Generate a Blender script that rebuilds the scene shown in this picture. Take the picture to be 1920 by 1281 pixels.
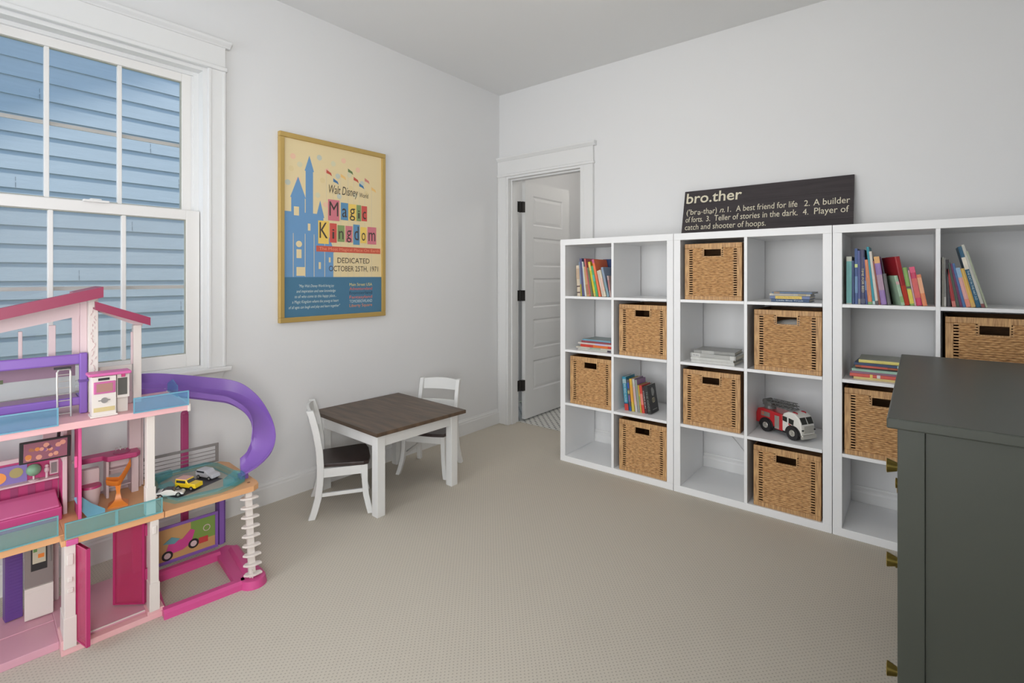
import bpy, bmesh, math, random
from mathutils import Vector, Matrix, Euler
random.seed(7)
for o in list(bpy.data.objects): bpy.data.objects.remove(o)
SC = bpy.context.scene; COL = SC.collection
PI = math.pi; R = math.radians

# ------------------------------------------------------------------ camera, sky, sun, exposure
cd = bpy.data.cameras.new('camera'); cam = bpy.data.objects.new('camera', cd); COL.objects.link(cam)
cd.sensor_width = 36; cd.lens = 949.07*36/1920; cd.shift_y = -(640.5-517.7)/1920; cd.clip_start = .02
cam.location = (2.745, -3.241, 1.228); cam.rotation_euler = (PI/2, 0, .6777)
SC.camera = cam
w = bpy.data.worlds.new('sky'); SC.world = w; w.use_nodes = True
bg = w.node_tree.nodes['Background']; bg.inputs[0].default_value = (.50, .71, 1, 1); bg.inputs[1].default_value = 1.35
sd = bpy.data.lights.new('sun', 'SUN'); sd.energy = 4.0; sd.angle = R(5); sd.color = (1, .96, .88)
sun = bpy.data.objects.new('sun', sd); COL.objects.link(sun)
sun.rotation_euler = Vector((1, .35, 3.6)).to_track_quat('Z', 'Y').to_euler()
FILL_LAMP = 7.4; BATH_FILL = 16  # strengths of the two added fill lamps
# added fill light, shining through a made-up window behind the camera
ad = bpy.data.lights.new('fill_front', 'AREA'); ad.shape = 'RECTANGLE'; ad.size = 2.2; ad.size_y = 1.75; ad.energy = 20; ad.spread = R(100); ad.color = (1, .962, .905)
al = bpy.data.objects.new('fill_front', ad); COL.objects.link(al); al.location = (1.35, -4.2, 1.3); al.rotation_euler = (PI/2, 0, 0)
ad2 = ad.copy(); ad2.size = .6; ad2.energy = 45; ad2.spread = R(150)          # second added fill light, through a made-up window in the right wall
al2 = bpy.data.objects.new('fill_side', ad2); COL.objects.link(al2); al2.location = (3.42, -3.68, 1.3); al2.rotation_euler = (PI/2, 0, PI/2)
vs = SC.view_settings; vs.view_transform = 'Standard'; vs.look = 'None'; vs.exposure = 0; vs.gamma = 1; vs.use_curve_mapping = False

# ------------------------------------------------------------------ materials
def lin(c):
    c /= 255.
    return c/12.92 if c <= .04045 else ((c+.055)/1.055)**2.4
MATS = {}
def M(name, rgb=(200, 200, 200), rough=.5, metal=0, alpha=1, bump=0, bscale=60, k=.77, vary=0, vscale=8, coat=0, stretch=None):
    if name in MATS: return MATS[name]
    m = bpy.data.materials.new(name); m.use_nodes = True; nt = m.node_tree; b = nt.nodes['Principled BSDF']
    c = [min(.9, lin(v)/k) for v in rgb]
    b.inputs['Base Color'].default_value = (*c, 1); b.inputs['Roughness'].default_value = rough
    b.inputs['Metallic'].default_value = metal; b.inputs['Alpha'].default_value = alpha
    if coat: b.inputs['Coat Weight'].default_value = coat
    tc = nt.nodes.new('ShaderNodeTexCoord'); src = tc.outputs['Object']
    if stretch:
        mp = nt.nodes.new('ShaderNodeMapping'); mp.inputs['Scale'].default_value = stretch
        nt.links.new(src, mp.inputs[0]); src = mp.outputs[0]
    if vary:
        n = nt.nodes.new('ShaderNodeTexNoise'); n.inputs['Scale'].default_value = vscale; n.inputs['Detail'].default_value = 4
        nt.links.new(src, n.inputs['Vector'])
        mx = nt.nodes.new('ShaderNodeMix'); mx.data_type = 'RGBA'
        mx.inputs[6].default_value = (*[v*(1-vary) for v in c], 1); mx.inputs[7].default_value = (*[min(1, v*(1+vary)) for v in c], 1)
        mr = nt.nodes.new('ShaderNodeMapRange'); mr.inputs[1].default_value = .3; mr.inputs[2].default_value = .7
        nt.links.new(n.outputs[0], mr.inputs[0]); nt.links.new(mr.outputs[0], mx.inputs[0]); nt.links.new(mx.outputs[2], b.inputs['Base Color'])
    if bump:
        n2 = nt.nodes.new('ShaderNodeTexNoise'); n2.inputs['Scale'].default_value = bscale; n2.inputs['Detail'].default_value = 3
        nt.links.new(src, n2.inputs['Vector'])
        bp = nt.nodes.new('ShaderNodeBump'); bp.inputs['Strength'].default_value = bump; bp.inputs['Distance'].default_value = .002
        nt.links.new(n2.outputs[0], bp.inputs['Height']); nt.links.new(bp.outputs[0], b.inputs['Normal'])
    MATS[name] = m; return m
def nd(nt, t, **kw):
    n = nt.nodes.new('ShaderNode'+t)
    for k, v in kw.items(): setattr(n, k, v)
    return n
def math_(nt, op, a, b=None):
    n = nd(nt, 'Math', operation=op)
    for i, v in enumerate((a, b)):
        if v is None: continue
        if isinstance(v, (int, float)): n.inputs[i].default_value = v
        else: nt.links.new(v, n.inputs[i])
    return n.outputs[0]

wall_m = M('wall_paint', (203, 203, 203), .85, bump=.04, bscale=180)
ceil_m = M('ceiling_paint', (205, 205, 204), .9)
trim_m = M('trim_paint', (203, 203, 202), .42)
shelf_m = M('white_laminate', (218, 218, 218), .38)
white_wood = M('white_painted_wood', (203, 203, 201), .5, bump=.05, bscale=40, vary=.03)
dark_wood = M('dark_stained_wood', (80, 64, 50), .42, vary=.35, vscale=5, stretch=(1, 7, 1), bump=.15, bscale=30)
dark_seat = M('dark_seat_wood', (52, 42, 40), .34, vary=.2, vscale=6, stretch=(1, 6, 1))
green_paint = M('dark_green_paint', (54, 57, 50), .36, vary=.06, vscale=3)
brass = M('brass', (190, 165, 90), .28, 1, k=.8)
black_metal = M('black_metal', (40, 38, 36), .5, .3)
blackm = M('black_plastic', (35, 34, 35), .35)
paper = M('book_paper', (196, 190, 176), .8, vary=.06, vscale=60, stretch=(1, 1, 12))

def carpet_mat():
    m = M('loop_carpet', (164, 158, 148), .95); nt = m.node_tree; b = nt.nodes['Principled BSDF']
    tc = nd(nt, 'TexCoord'); sp = nd(nt, 'SeparateXYZ'); nt.links.new(tc.outputs['Object'], sp.inputs[0])
    nz = nd(nt, 'TexNoise'); nz.inputs['Scale'].default_value = 9; nt.links.new(tc.outputs['Object'], nz.inputs['Vector'])
    wob = math_(nt, 'MULTIPLY', nz.outputs[0], 1.2)
    cx = math_(nt, 'COSINE', math_(nt, 'ADD', math_(nt, 'MULTIPLY', sp.outputs[0], 2*PI/.0165), wob))
    cy = math_(nt, 'COSINE', math_(nt, 'ADD', math_(nt, 'MULTIPLY', sp.outputs[1], 2*PI/.0185), wob))
    pr = math_(nt, 'MULTIPLY', cx, cy)
    mr = nd(nt, 'MapRange'); mr.inputs[1].default_value = .45; mr.inputs[2].default_value = .95; nt.links.new(pr, mr.inputs[0])
    n2 = nd(nt, 'TexNoise'); n2.inputs['Scale'].default_value = 230; n2.inputs['Detail'].default_value = 2; nt.links.new(tc.outputs['Object'], n2.inputs['Vector'])
    n3 = nd(nt, 'TexNoise'); n3.inputs['Scale'].default_value = 1.7; nt.links.new(tc.outputs['Object'], n3.inputs['Vector'])
    base = [lin(v)/.66 for v in (167, 160, 148)]; dark = [v*.62 for v in base]
    mx = nd(nt, 'Mix', data_type='RGBA'); mx.inputs[6].default_value = (*base, 1); mx.inputs[7].default_value = (*dark, 1)
    f = math_(nt, 'MULTIPLY', mr.outputs[0], .8); f = math_(nt, 'ADD', f, math_(nt, 'MULTIPLY', math_(nt, 'SUBTRACT', n2.outputs[0], .5), .5))
    f = math_(nt, 'ADD', f, math_(nt, 'MULTIPLY', math_(nt, 'SUBTRACT', n3.outputs[0], .5), .15))
    n = nd(nt, 'Clamp'); nt.links.new(f, n.inputs[0]); nt.links.new(n.outputs[0], mx.inputs[0]); nt.links.new(mx.outputs[2], b.inputs['Base Color'])
    bp = nd(nt, 'Bump', invert=True); bp.inputs['Strength'].default_value = .22; bp.inputs['Distance'].default_value = .003
    nt.links.new(f, bp.inputs['Height']); nt.links.new(bp.outputs[0], b.inputs['Normal'])
    return m
carpet = carpet_mat()
def tile_mat():
    m = M('mosaic_tile', (200, 198, 192), .3); nt = m.node_tree; b = nt.nodes['Principled BSDF']
    tc = nd(nt, 'TexCoord'); sp = nd(nt, 'SeparateXYZ'); nt.links.new(tc.outputs['Object'], sp.inputs[0])
    cx = math_(nt, 'COSINE', math_(nt, 'MULTIPLY', sp.outputs[0], 2*PI/.062)); cy = math_(nt, 'COSINE', math_(nt, 'MULTIPLY', sp.outputs[1], 2*PI/.062))
    mr = nd(nt, 'MapRange'); mr.inputs[1].default_value = .52; mr.inputs[2].default_value = .58; nt.links.new(math_(nt, 'MULTIPLY', cx, cy), mr.inputs[0])
    mx = nd(nt, 'Mix', data_type='RGBA'); mx.inputs[6].default_value = (.72, .71, .67, 1); mx.inputs[7].default_value = (.03, .03, .03, 1)
    nt.links.new(mr.outputs[0], mx.inputs[0]); nt.links.new(mx.outputs[2], b.inputs['Base Color'])
    return m
tile = tile_mat()
def see_through(name, rgb, mixf, gloss=.08):
    m = bpy.data.materials.new(name); m.use_nodes = True; nt = m.node_tree; out = nt.nodes['Material Output']
    b = nt.nodes['Principled BSDF']; b.inputs['Base Color'].default_value = (*[lin(v)/.66 for v in rgb], 1); b.inputs['Roughness'].default_value = .15
    t = nd(nt, 'BsdfTransparent'); mx = nd(nt, 'MixShader'); mx.inputs[0].default_value = mixf
    t.inputs[0].default_value = (*[min(1, .55+.45*lin(v)/max(lin(x) for x in rgb)) for v in rgb], 1) if mixf > .2 else (1, 1, 1, 1)
    nt.links.new(t.outputs[0], mx.inputs[1]); nt.links.new(b.outputs[0], mx.inputs[2]); nt.links.new(mx.outputs[0], out.inputs[0])
    MATS[name] = m; return m
def glass_mat():
    m = bpy.data.materials.new('window_glass'); m.use_nodes = True; nt = m.node_tree; out = nt.nodes['Material Output']
    nt.nodes.remove(nt.nodes['Principled BSDF'])
    t = nd(nt, 'BsdfTransparent'); g = nd(nt, 'BsdfGlossy'); g.inputs['Roughness'].default_value = .02
    mx = nd(nt, 'MixShader'); mx.inputs[0].default_value = .04
    nt.links.new(t.outputs[0], mx.inputs[1]); nt.links.new(g.outputs[0], mx.inputs[2]); nt.links.new(mx.outputs[0], out.inputs[0])
    return m
glass = glass_mat()
screen_m = see_through('insect_screen', (150, 150, 150), .22)
def rattan_mat():
    m = M('rattan', (168, 124, 74), .55); nt = m.node_tree; b = nt.nodes['Principled BSDF']
    tc = nd(nt, 'TexCoord'); mp = nd(nt, 'Mapping'); mp.inputs['Scale'].default_value = (22, 6, 85); nt.links.new(tc.outputs['Object'], mp.inputs[0])
    oi = nd(nt, 'ObjectInfo'); va = nd(nt, 'VectorMath', operation='ADD'); nt.links.new(mp.outputs[0], va.inputs[0]); nt.links.new(oi.outputs['Location'], va.inputs[1])
    n = nd(nt, 'TexNoise'); n.inputs['Scale'].default_value = 2.2; n.inputs['Detail'].default_value = 5; nt.links.new(va.outputs[0], n.inputs['Vector'])
    cr = nd(nt, 'ValToRGB'); e = cr.color_ramp.elements
    e[0].position = .28; e[0].color = (.24, .115, .045, 1); e[1].position = .72; e[1].color = (.80, .50, .235, 1)
    x = cr.color_ramp.elements.new(.48); x.color = (.60, .335, .14, 1)
    nt.links.new(n.outputs[0], cr.inputs[0]); nt.links.new(cr.outputs[0], b.inputs['Base Color'])
    return m
rattan = rattan_mat()
def wrap_mat():
    m = M('rattan_wrap', (168, 124, 74), .55); nt = m.node_tree; b = nt.nodes['Principled BSDF']
    tc = nd(nt, 'TexCoord'); mp = nd(nt, 'Mapping'); mp.inputs['Scale'].default_value = (150, 20, 12); nt.links.new(tc.outputs['Object'], mp.inputs[0])
    n = nd(nt, 'TexNoise'); n.inputs['Scale'].default_value = 1.3; nt.links.new(mp.outputs[0], n.inputs['Vector'])
    cr = nd(nt, 'ValToRGB'); e = cr.color_ramp.elements
    e[0].position = .28; e[0].color = (.32, .155, .06, 1); e[1].position = .65; e[1].color = (.68, .41, .18, 1)
    nt.links.new(n.outputs[0], cr.inputs[0]); nt.links.new(cr.outputs[0], b.inputs['Base Color'])
    return m
rattan_wrap = wrap_mat()

# ------------------------------------------------------------------ mesh builder
class MB:
    def __init__(s, mat=None): s.bm = bmesh.new(); s.mats = []; s.cur = mat; s.T = Matrix()
    def _fin(s, vs, mat):
        mat = mat or s.cur
        if mat not in s.mats: s.mats.append(mat)
        i = s.mats.index(mat); fs = set()
        for v in vs:
            v.co = s.T @ v.co
            for f in v.link_faces: fs.add(f)
        for f in fs: f.material_index = i
        return s
    def box(s, x0, x1, y0, y1, z0, z1, mat=None, bev=0):
        s.nb = getattr(s, 'nb', 0)+1; e = (s.nb % 9)*1.1e-5      # tiny unequal sizes keep touching faces from coinciding
        x0, x1, y0, y1, z0, z1 = x0+e, x1-e, y0+e, y1-e, z0+e, z1-e
        r = bmesh.ops.create_cube(s.bm, size=1)['verts']
        for v in r: v.co = Vector(((x0+x1)/2+v.co.x*(x1-x0), (y0+y1)/2+v.co.y*(y1-y0), (z0+z1)/2+v.co.z*(z1-z0)))
        if bev:
            ed = list({e for v in r for e in v.link_edges})
            q = bmesh.ops.bevel(s.bm, geom=r+ed, offset=bev, segments=2, affect='EDGES', profile=.5)
            r = list({v for f in q['faces'] for v in f.verts})
            st = [r[0]]; seen = {r[0]}
            while st:
                a = st.pop()
                for e in a.link_edges:
                    o = e.other_vert(a)
                    if o not in seen: seen.add(o); st.append(o)
            r = list(seen)
        return s._fin(r, mat)
    def obox(s, c, size, rot=(0, 0, 0), mat=None, bev=0):
        T = s.T; s.T = T @ Matrix.Translation(c) @ Euler(rot).to_matrix().to_4x4()
        a, b, d = [q/2 for q in size]; s.box(-a, a, -b, b, -d, d, mat, bev); s.T = T; return s
    def cyl(s, p0, p1, r0, r1=None, seg=16, mat=None, caps=True):
        p0, p1 = Vector(p0), Vector(p1); r1 = r0 if r1 is None else r1; d = p1-p0
        q = d.to_track_quat('Z', 'Y').to_matrix().to_4x4()
        r = bmesh.ops.create_cone(s.bm, cap_ends=caps, segments=seg, radius1=max(r0, 1e-5), radius2=max(r1, 1e-5), depth=d.length, matrix=Matrix.Translation((p0+p1)/2) @ q)['verts']
        return s._fin(r, mat)
    def sph(s, c, r, sc=(1, 1, 1), seg=16, mat=None):
        v = bmesh.ops.create_uvsphere(s.bm, u_segments=seg, v_segments=max(6, seg//2), radius=r, matrix=Matrix.Translation(c) @ Matrix.Diagonal((*sc, 1)))['verts']
        return s._fin(v, mat)
    def prism(s, pts, axis, a0, a1, mat=None):
        def P(u, v, a): return {'x': (a, u, v), 'y': (u, a, v), 'z': (u, v, a)}[axis]
        A = [s.bm.verts.new(P(u, v, a0)) for u, v in pts]; B = [s.bm.verts.new(P(u, v, a1)) for u, v in pts]
        n = len(pts); s.bm.faces.new(A); s.bm.faces.new(B[::-1])
        for i in range(n): s.bm.faces.new((A[i], B[i], B[(i+1) % n], A[(i+1) % n]))
        return s._fin(A+B, mat)
    def loft(s, rings, mat=None, cap=True, closed=True):
        vs = [[s.bm.verts.new(p) for p in r] for r in rings]; n = len(vs[0])
        for a, b in zip(vs, vs[1:]):
            for i in range(n if closed else n-1): s.bm.faces.new((a[i], a[(i+1) % n], b[(i+1) % n], b[i]))
        if cap and closed: s.bm.faces.new(vs[0][::-1]); s.bm.faces.new(vs[-1])
        return s._fin([v for r in vs for v in r], mat)
    def tube(s, pts, r, seg=8, mat=None):
        pts = [Vector(p) for p in pts]; rings = []
        for i, p in enumerate(pts):
            d = (pts[min(i+1, len(pts)-1)]-pts[max(i-1, 0)]).normalized(); q = d.to_track_quat('Z', 'Y')
            rings.append([p+q @ Vector((r*math.cos(2*PI*k/seg), r*math.sin(2*PI*k/seg), 0)) for k in range(seg)])
        return s.loft(rings, mat)
    def poly(s, pts, mat=None):
        v = [s.bm.verts.new(p) for p in pts]; s.bm.faces.new(v); return s._fin(v, mat)
    def mesh(s, me, T, mat=None):
        a = len(s.bm.verts); s.bm.from_mesh(me); s.bm.verts.ensure_lookup_table()
        r = s.bm.verts[a:]
        for v in r: v.co = T @ v.co
        return s._fin(r, mat)
    def build(s, name, parent=None, smooth=False, bevel=0, fix=True):
        if fix: bmesh.ops.recalc_face_normals(s.bm, faces=s.bm.faces)
        me = bpy.data.meshes.new(name); s.bm.to_mesh(me); s.bm.free()
        for m in s.mats: me.materials.append(m)
        if smooth:
            for p in me.polygons: p.use_smooth = True
            try: me.set_sharp_from_angle(angle=R(38))
            except Exception: pass
        o = bpy.data.objects.new(name, me); COL.objects.link(o)
        if bevel:
            b = o.modifiers.new('bevel', 'BEVEL'); b.width = bevel; b.segments = 2; b.limit_method = 'ANGLE'; b.angle_limit = R(40)
        if parent: o.parent = parent
        return o
def B(x0, x1, y0, y1, z0, z1, mat, bev=0): return MB(mat).box(x0, x1, y0, y1, z0, z1, bev=bev)
def thing(name, label, cat, loc=(0, 0, 0), rot=(0, 0, 0), group=None):
    o = bpy.data.objects.new(name, None); COL.objects.link(o); o.location = loc; o.rotation_euler = rot; o.empty_display_size = .05
    return tag(o, label, cat, group)
def tag(o, label, cat, group=None):
    o['label'] = label; o['category'] = cat
    if group: o['group'] = group
    return o
def struct(o): o['kind'] = 'structure'; return o
def sroot(name, loc=(0, 0, 0), rot=(0, 0, 0)):
    o = bpy.data.objects.new(name, None); COL.objects.link(o); o.location = loc; o.rotation_euler = rot; o['kind'] = 'structure'; return o
def copy_thing(o, loc, rot=None, label=None, group=None):
    c = o.copy(); COL.objects.link(c); c.location = loc
    if rot: c.rotation_euler = rot
    if label: c['label'] = label
    if group: c['group'] = group
    for ch in o.children:
        d = ch.copy(); COL.objects.link(d); d.parent = c
        for g in ch.children: e = g.copy(); COL.objects.link(e); e.parent = d
    return c
TXT = {}
def text_mesh(t, bold=0., shear=0., thick=.0):
    k = (t, bold, shear, thick)
    if k in TXT: return TXT[k]
    c = bpy.data.curves.new('t', 'FONT'); c.body = t; c.size = 1; c.offset = bold; c.shear = shear; c.extrude = thick; c.resolution_u = 3
    o = bpy.data.objects.new('t', c); COL.objects.link(o); bpy.context.view_layer.update()
    me = bpy.data.meshes.new_from_object(o.evaluated_get(bpy.context.evaluated_depsgraph_get()))
    bpy.data.objects.remove(o); TXT[k] = me; return me
def put_text(mb, t, x0, x1, y0, h=None, z=0, mat=None, bold=0., shear=0., F=None, thick=0.):
    """t between x0 and x1 on baseline y0 (local XY plane), h = ascender height; F = extra matrix"""
    me = text_mesh(t, bold, shear, thick); xs = [v.co.x for v in me.vertices]; ys = [v.co.y for v in me.vertices]
    if not xs: return
    sx = (x1-x0)/(max(xs)-min(xs)); sy = sx if h is None else h/max(ys)
    T = Matrix.Translation((x0-min(xs)*sx, y0, z)) @ Matrix.Diagonal((sx, sy, 1, 1))
    mb.mesh(me, (F or Matrix()) @ T, mat)

# ================================================================== SHELL
H = 2.74; X1 = 3.25; Y1 = -4.05
# wall_left (x = 0) with window opening
wy0, wy1, wz0, wz1 = -3.145, -2.237, .775, 2.255
mb = MB(wall_m)
mb.box(-.16, 0, Y1-.1, wy0, 0, H); mb.box(-.16, 0, wy1, .12, 0, H); mb.box(-.16, 0, wy0, wy1, 0, wz0); mb.box(-.16, 0, wy0, wy1, wz1, H)
struct(mb.build('wall_left'))
dx0, dx1, dz = .092, .815, 2.045
mb = MB(wall_m); mb.box(0, dx0, 0, .12, 0, H); mb.box(dx1, X1+.12, 0, .12, 0, H); mb.box(dx0, dx1, 0, .12, dz, H)
struct(mb.build('wall_back'))
mb = MB(wall_m); mb.box(X1, X1+.12, -3.38, 0, 0, H); mb.box(X1, X1+.12, Y1-.1, -3.98, 0, H); mb.box(X1, X1+.12, -3.98, -3.38, 0, .42); mb.box(X1, X1+.12, -3.98, -3.38, 2.18, H)
struct(mb.build('wall_right'))
mb = MB(trim_m); mb.box(X1-.02, X1, -3.38, -3.30, .42, 2.18); mb.box(X1-.02, X1, -4.04, -3.98, .42, 2.18); mb.box(X1-.025, X1, -4.04, -3.30, 2.18, 2.3); mb.box(X1-.05, X1, -4.04, -3.30, .39, .42)
for y_ in (-3.98, -3.43): mb.box(X1+.03, X1+.07, y_, y_+.05, .42, 2.18)
mb.box(X1+.03, X1+.07, -3.98, -3.38, .42, .47); mb.box(X1+.03, X1+.07, -3.98, -3.38, 2.13, 2.18); mb.box(X1+.03, X1+.07, -3.98, -3.38, 1.28, 1.32)
struct(mb.build('added_window_side'))  # made-up window, added to let the side fill light in
mb = MB(wall_m); mb.box(0, .25, Y1-.1, Y1, 0, H); mb.box(2.45, X1, Y1-.1, Y1, 0, H); mb.box(.25, 2.45, Y1-.1, Y1, 0, .42); mb.box(.25, 2.45, Y1-.1, Y1, 2.18, H)
struct(mb.build('wall_front'))
mb = MB(trim_m); mb.box(.17, .25, Y1, Y1+.02, .42, 2.18); mb.box(2.45, 2.53, Y1, Y1+.02, .42, 2.18); mb.box(.15, 2.55, Y1, Y1+.025, 2.18, 2.3); mb.box(.15, 2.55, Y1, Y1+.05, .39, .42)
for x_ in (.25, 1.32, 2.40): mb.box(x_, x_+.05, Y1-.07, Y1-.03, .42, 2.18)
mb.box(.25, 2.45, Y1-.07, Y1-.03, .42, .47); mb.box(.25, 2.45, Y1-.07, Y1-.03, 2.13, 2.18)
struct(mb.build('added_window_front'))  # made-up window, added to let the front fill light in
struct(B(-.16, X1+.12, Y1-.1, .12, H, H+.1, ceil_m).build('ceiling'))
mb = MB(carpet); mb.box(0, X1, Y1, 0, -.05, 0); mb.box(dx0, dx1, 0, .12, -.05, 0)
struct(mb.build('floor'))
# baseboards: profile extruded
def bb_profile(): return [(0, 0), (.015, 0), (.015, .088), (.012, .096), (.012, .104), (.007, .112), (.005, .12), (0, .12)]
def baseboard_x(y_a, y_b, name):    # along wall_left
    struct(MB(trim_m).prism([(u, v) for u, v in bb_profile()], 'y', y_a, y_b).build(name))
baseboard_x(Y1, -.0, 'baseboard_left')
struct(MB(trim_m).prism([(-u, v) for u, v in bb_profile()], 'x', dx1+.09, X1).build('baseboard_back'))
struct(MB(trim_m).prism([(X1-u, v) for u, v in bb_profile()], 'y', Y1, -.016).build('baseboard_right'))

# ---- bathroom beyond the doorway
struct(B(-.3, 1.7, .12, 2.0, -.05, -.002, tile).build('floor_bathroom'))
mb = MB(wall_m); mb.box(-.3, 1.7, 2.0, 2.1, 0, H); struct(mb.build('wall_bathroom_back'))
struct(B(1.7, 1.8, .12, 2.0, 0, H, wall_m).build('wall_bathroom_right'))
struct(B(-.4, -.3, .12, 2.0, 0, H, wall_m).build('wall_bathroom_left'))
struct(B(-.4, 1.8, .12, 2.1, H, H+.1, ceil_m).build('ceiling_bathroom'))
struct(B(-.3, 1.7, 1.985, 2.0, -.002, .12, trim_m).build('baseboard_bathroom'))

# ---- door casing, jamb
mb = MB(trim_m)
mb.box(.003, dx0, -.02, 0, 0, dz+.002); mb.box(dx1, dx1+.088, -.02, 0, 0, dz+.002)
mb.box(.003, .012, -.026, -.019, 0, dz); mb.box(dx1+.079, dx1+.09, -.026, -.019, 0, dz); mb.box(dx0-.012, dx0, -.024, -.019, 0, dz); mb.box(dx1, dx1+.012, -.024, -.019, 0, dz)
mb.box(0, dx1+.098, -.032, 0, dz, dz+.022, bev=.006)
mb.box(.0, dx1+.09, -.022, 0, dz+.022, dz+.13)
mb.prism([(0, dz+.13), (-.024, dz+.13), (-.03, dz+.138), (-.043, dz+.15), (-.043, dz+.162), (0, dz+.162)], 'x', 0, dx1+.11)
struct(mb.build('trim_1', bevel=.0015))
mb = MB(trim_m)
mb.box(dx0, dx0+.018, -.02, .12, 0, dz); mb.box(dx1-.018, dx1, -.02, .12, 0, dz); mb.box(dx0, dx1, -.02, .12, dz-.018, dz)
mb.box(dx0+.018, dx0+.03, .02, .075, 0, dz-.018); mb.box(dx1-.03, dx1-.018, .02, .075, 0, dz-.018); mb.box(dx0, dx1, .02, .075, dz-.03, dz-.018)
struct(mb.build('trim_2', bevel=.001))

# ---- open door
door = sroot('door_1', (.112, .14, 0))
L_, T_, zb, zt = .69, .035, .012, 2.04
mb = MB(trim_m)
mb.box(-.007, T_-.007, .034, .034+.115, zb, zt); mb.box(-.007, T_-.007, .034+L_-.115, .034+L_, zb, zt)
rails = [(zb, zb+.23)]; ph = (zt-zb-.23-.12-4*.1)/5; z = zb+.23
pan = []
for i in range(5):
    pan.append((z, z+ph)); z += ph
    rails.append((z, z+(.1 if i < 4 else .12))); z += .1
for a, b in rails: mb.box(-.007, T_-.007, .149, .034+L_-.115, a, b)
ya, yb = .149, .034+L_-.115
for a, b in pan:
    mb.box(-.001, T_-.013, ya, yb, a, b)
    for sgn, xf, xr in ((1, T_-.0085, T_-.013), (-1, -.0055, -.001)):
        i1, i2 = .014, .038
        mb.loft([[(xr, ya+i1, a+i1), (xr, yb-i1, a+i1), (xr, yb-i1, b-i1), (xr, ya+i1, b-i1)], [(xf, ya+i2, a+i2), (xf, yb-i2, a+i2), (xf, yb-i2, b-i2), (xf, ya+i2, b-i2)]])
        for k in range(2):
            mb.prism([(xr, a), (xr+sgn*.006, a), (xr, a+.012)] if k == 0 else [(xr, b), (xr+sgn*.006, b), (xr, b-.012)], 'y', ya, yb)
        mb.prism([(xr, ya), (xr+sgn*.006, ya), (xr, ya+.012)], 'z', a, b); mb.prism([(xr, yb), (xr+sgn*.006, yb), (xr, yb-.012)], 'z', a, b)
mb.build('door_leaf', door)
for zc in (.30, 1.062, 1.813):
    hb = MB(black_metal); hb.cyl((0, 0, zc-.047), (0, 0, zc+.047), .0065); hb.box(-.003, .028, .0305, .034, zc-.045, zc+.045)
    hb.box(-.0035, -.0005, -.034, 0, zc-.045, zc+.045); hb.box(-.0035, .0, -.002, .034, zc-.045, zc+.045); hb.box(-.0015, .026, .004, .034, zc-.045, zc+.045)
    hb.build('hinge', door)
kb = MB(black_metal); ky = .034+L_-.07
for sg in (1, -1):
    xb = T_-.007 if sg > 0 else -.007
    kb.cyl((xb, ky, .95), (xb+sg*.012, ky, .95), .03); kb.cyl((xb+sg*.01, ky, .95), (xb+sg*.045, ky, .95), .011); kb.sph((xb+sg*.055, ky, .95), .026, (.7, 1, 1))
kb.build('door_knob', door, smooth=True)

# ---- window in the left wall
win = sroot('window_1')
mb = MB(trim_m)   # side jambs, head jamb, stool returns
mb.box(-.125, .0, wy1-.018, wy1, wz0, wz1); mb.box(-.125, 0, wy0, wy0+.018, wz0, wz1); mb.box(-.125, -.0002, wy0+.018, wy1-.018, wz1-.018, wz1)
mb.box(-.125, -.0002, wy0+.018, wy1-.018, wz0, wz0+.012)
for y_, s_ in ((wy1-.018, -1), (wy0+.018, 1)):
    mb.box(-.125, -.055, min(y_, y_+s_*.022), max(y_, y_+s_*.022), wz0+.012, wz1-.035); mb.box(-.0685, -.0675, min(y_, y_+s_*.03), max(y_, y_+s_*.03), wz0+.012, wz1-.035)
mb.box(-.125, -.055, wy0, wy1, wz1-.035, wz1-.018)
mb.build('window_jamb', win, bevel=.001)
mb = MB(trim_m)
mb.box(0, .02, wy1, wy1+.078, wz0, wz1+.0); mb.box(0, .02, wy0-.078, wy0, wz0, wz1)
for a, s_ in ((wy1, 1), (wy0, -1)):
    mb.box(.0195, .0235, min(a, a+s_*.012), max(a, a+s_*.012), wz0, wz1); mb.box(.0195, .025, min(a+s_*.066, a+s_*.078), max(a+s_*.066, a+s_*.078), wz0, wz1)
mb.box(0, .032, wy0-.088, wy1+.088, wz1, wz1+.022, bev=.006)
mb.box(0, .022, wy0-.078, wy1+.078, wz1+.022, wz1+.12)
mb.prism([(0, wz1+.12), (.024, wz1+.12), (.03, wz1+.127), (.045, wz1+.138), (.045, wz1+.15), (0, wz1+.15)], 'y', wy0-.1, wy1+.1)
mb.build('window_casing', win, bevel=.0015)
mb = MB(trim_m); mb.box(-.06, .05, wy0-.1, wy1+.1, wz0-.022, wz0+.0, bev=.005); mb.build('window_sill', win)
mb = MB(trim_m); a, b = wy0-.078, wy1+.078
mb.prism([(a+.03, wz0-.1), (b-.03, wz0-.1), (b, wz0-.022), (a, wz0-.022)], 'x', 0, .018); mb.build('window_apron', win, bevel=.002)
vinyl = M('white_vinyl', (208, 206, 203), .4)
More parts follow.
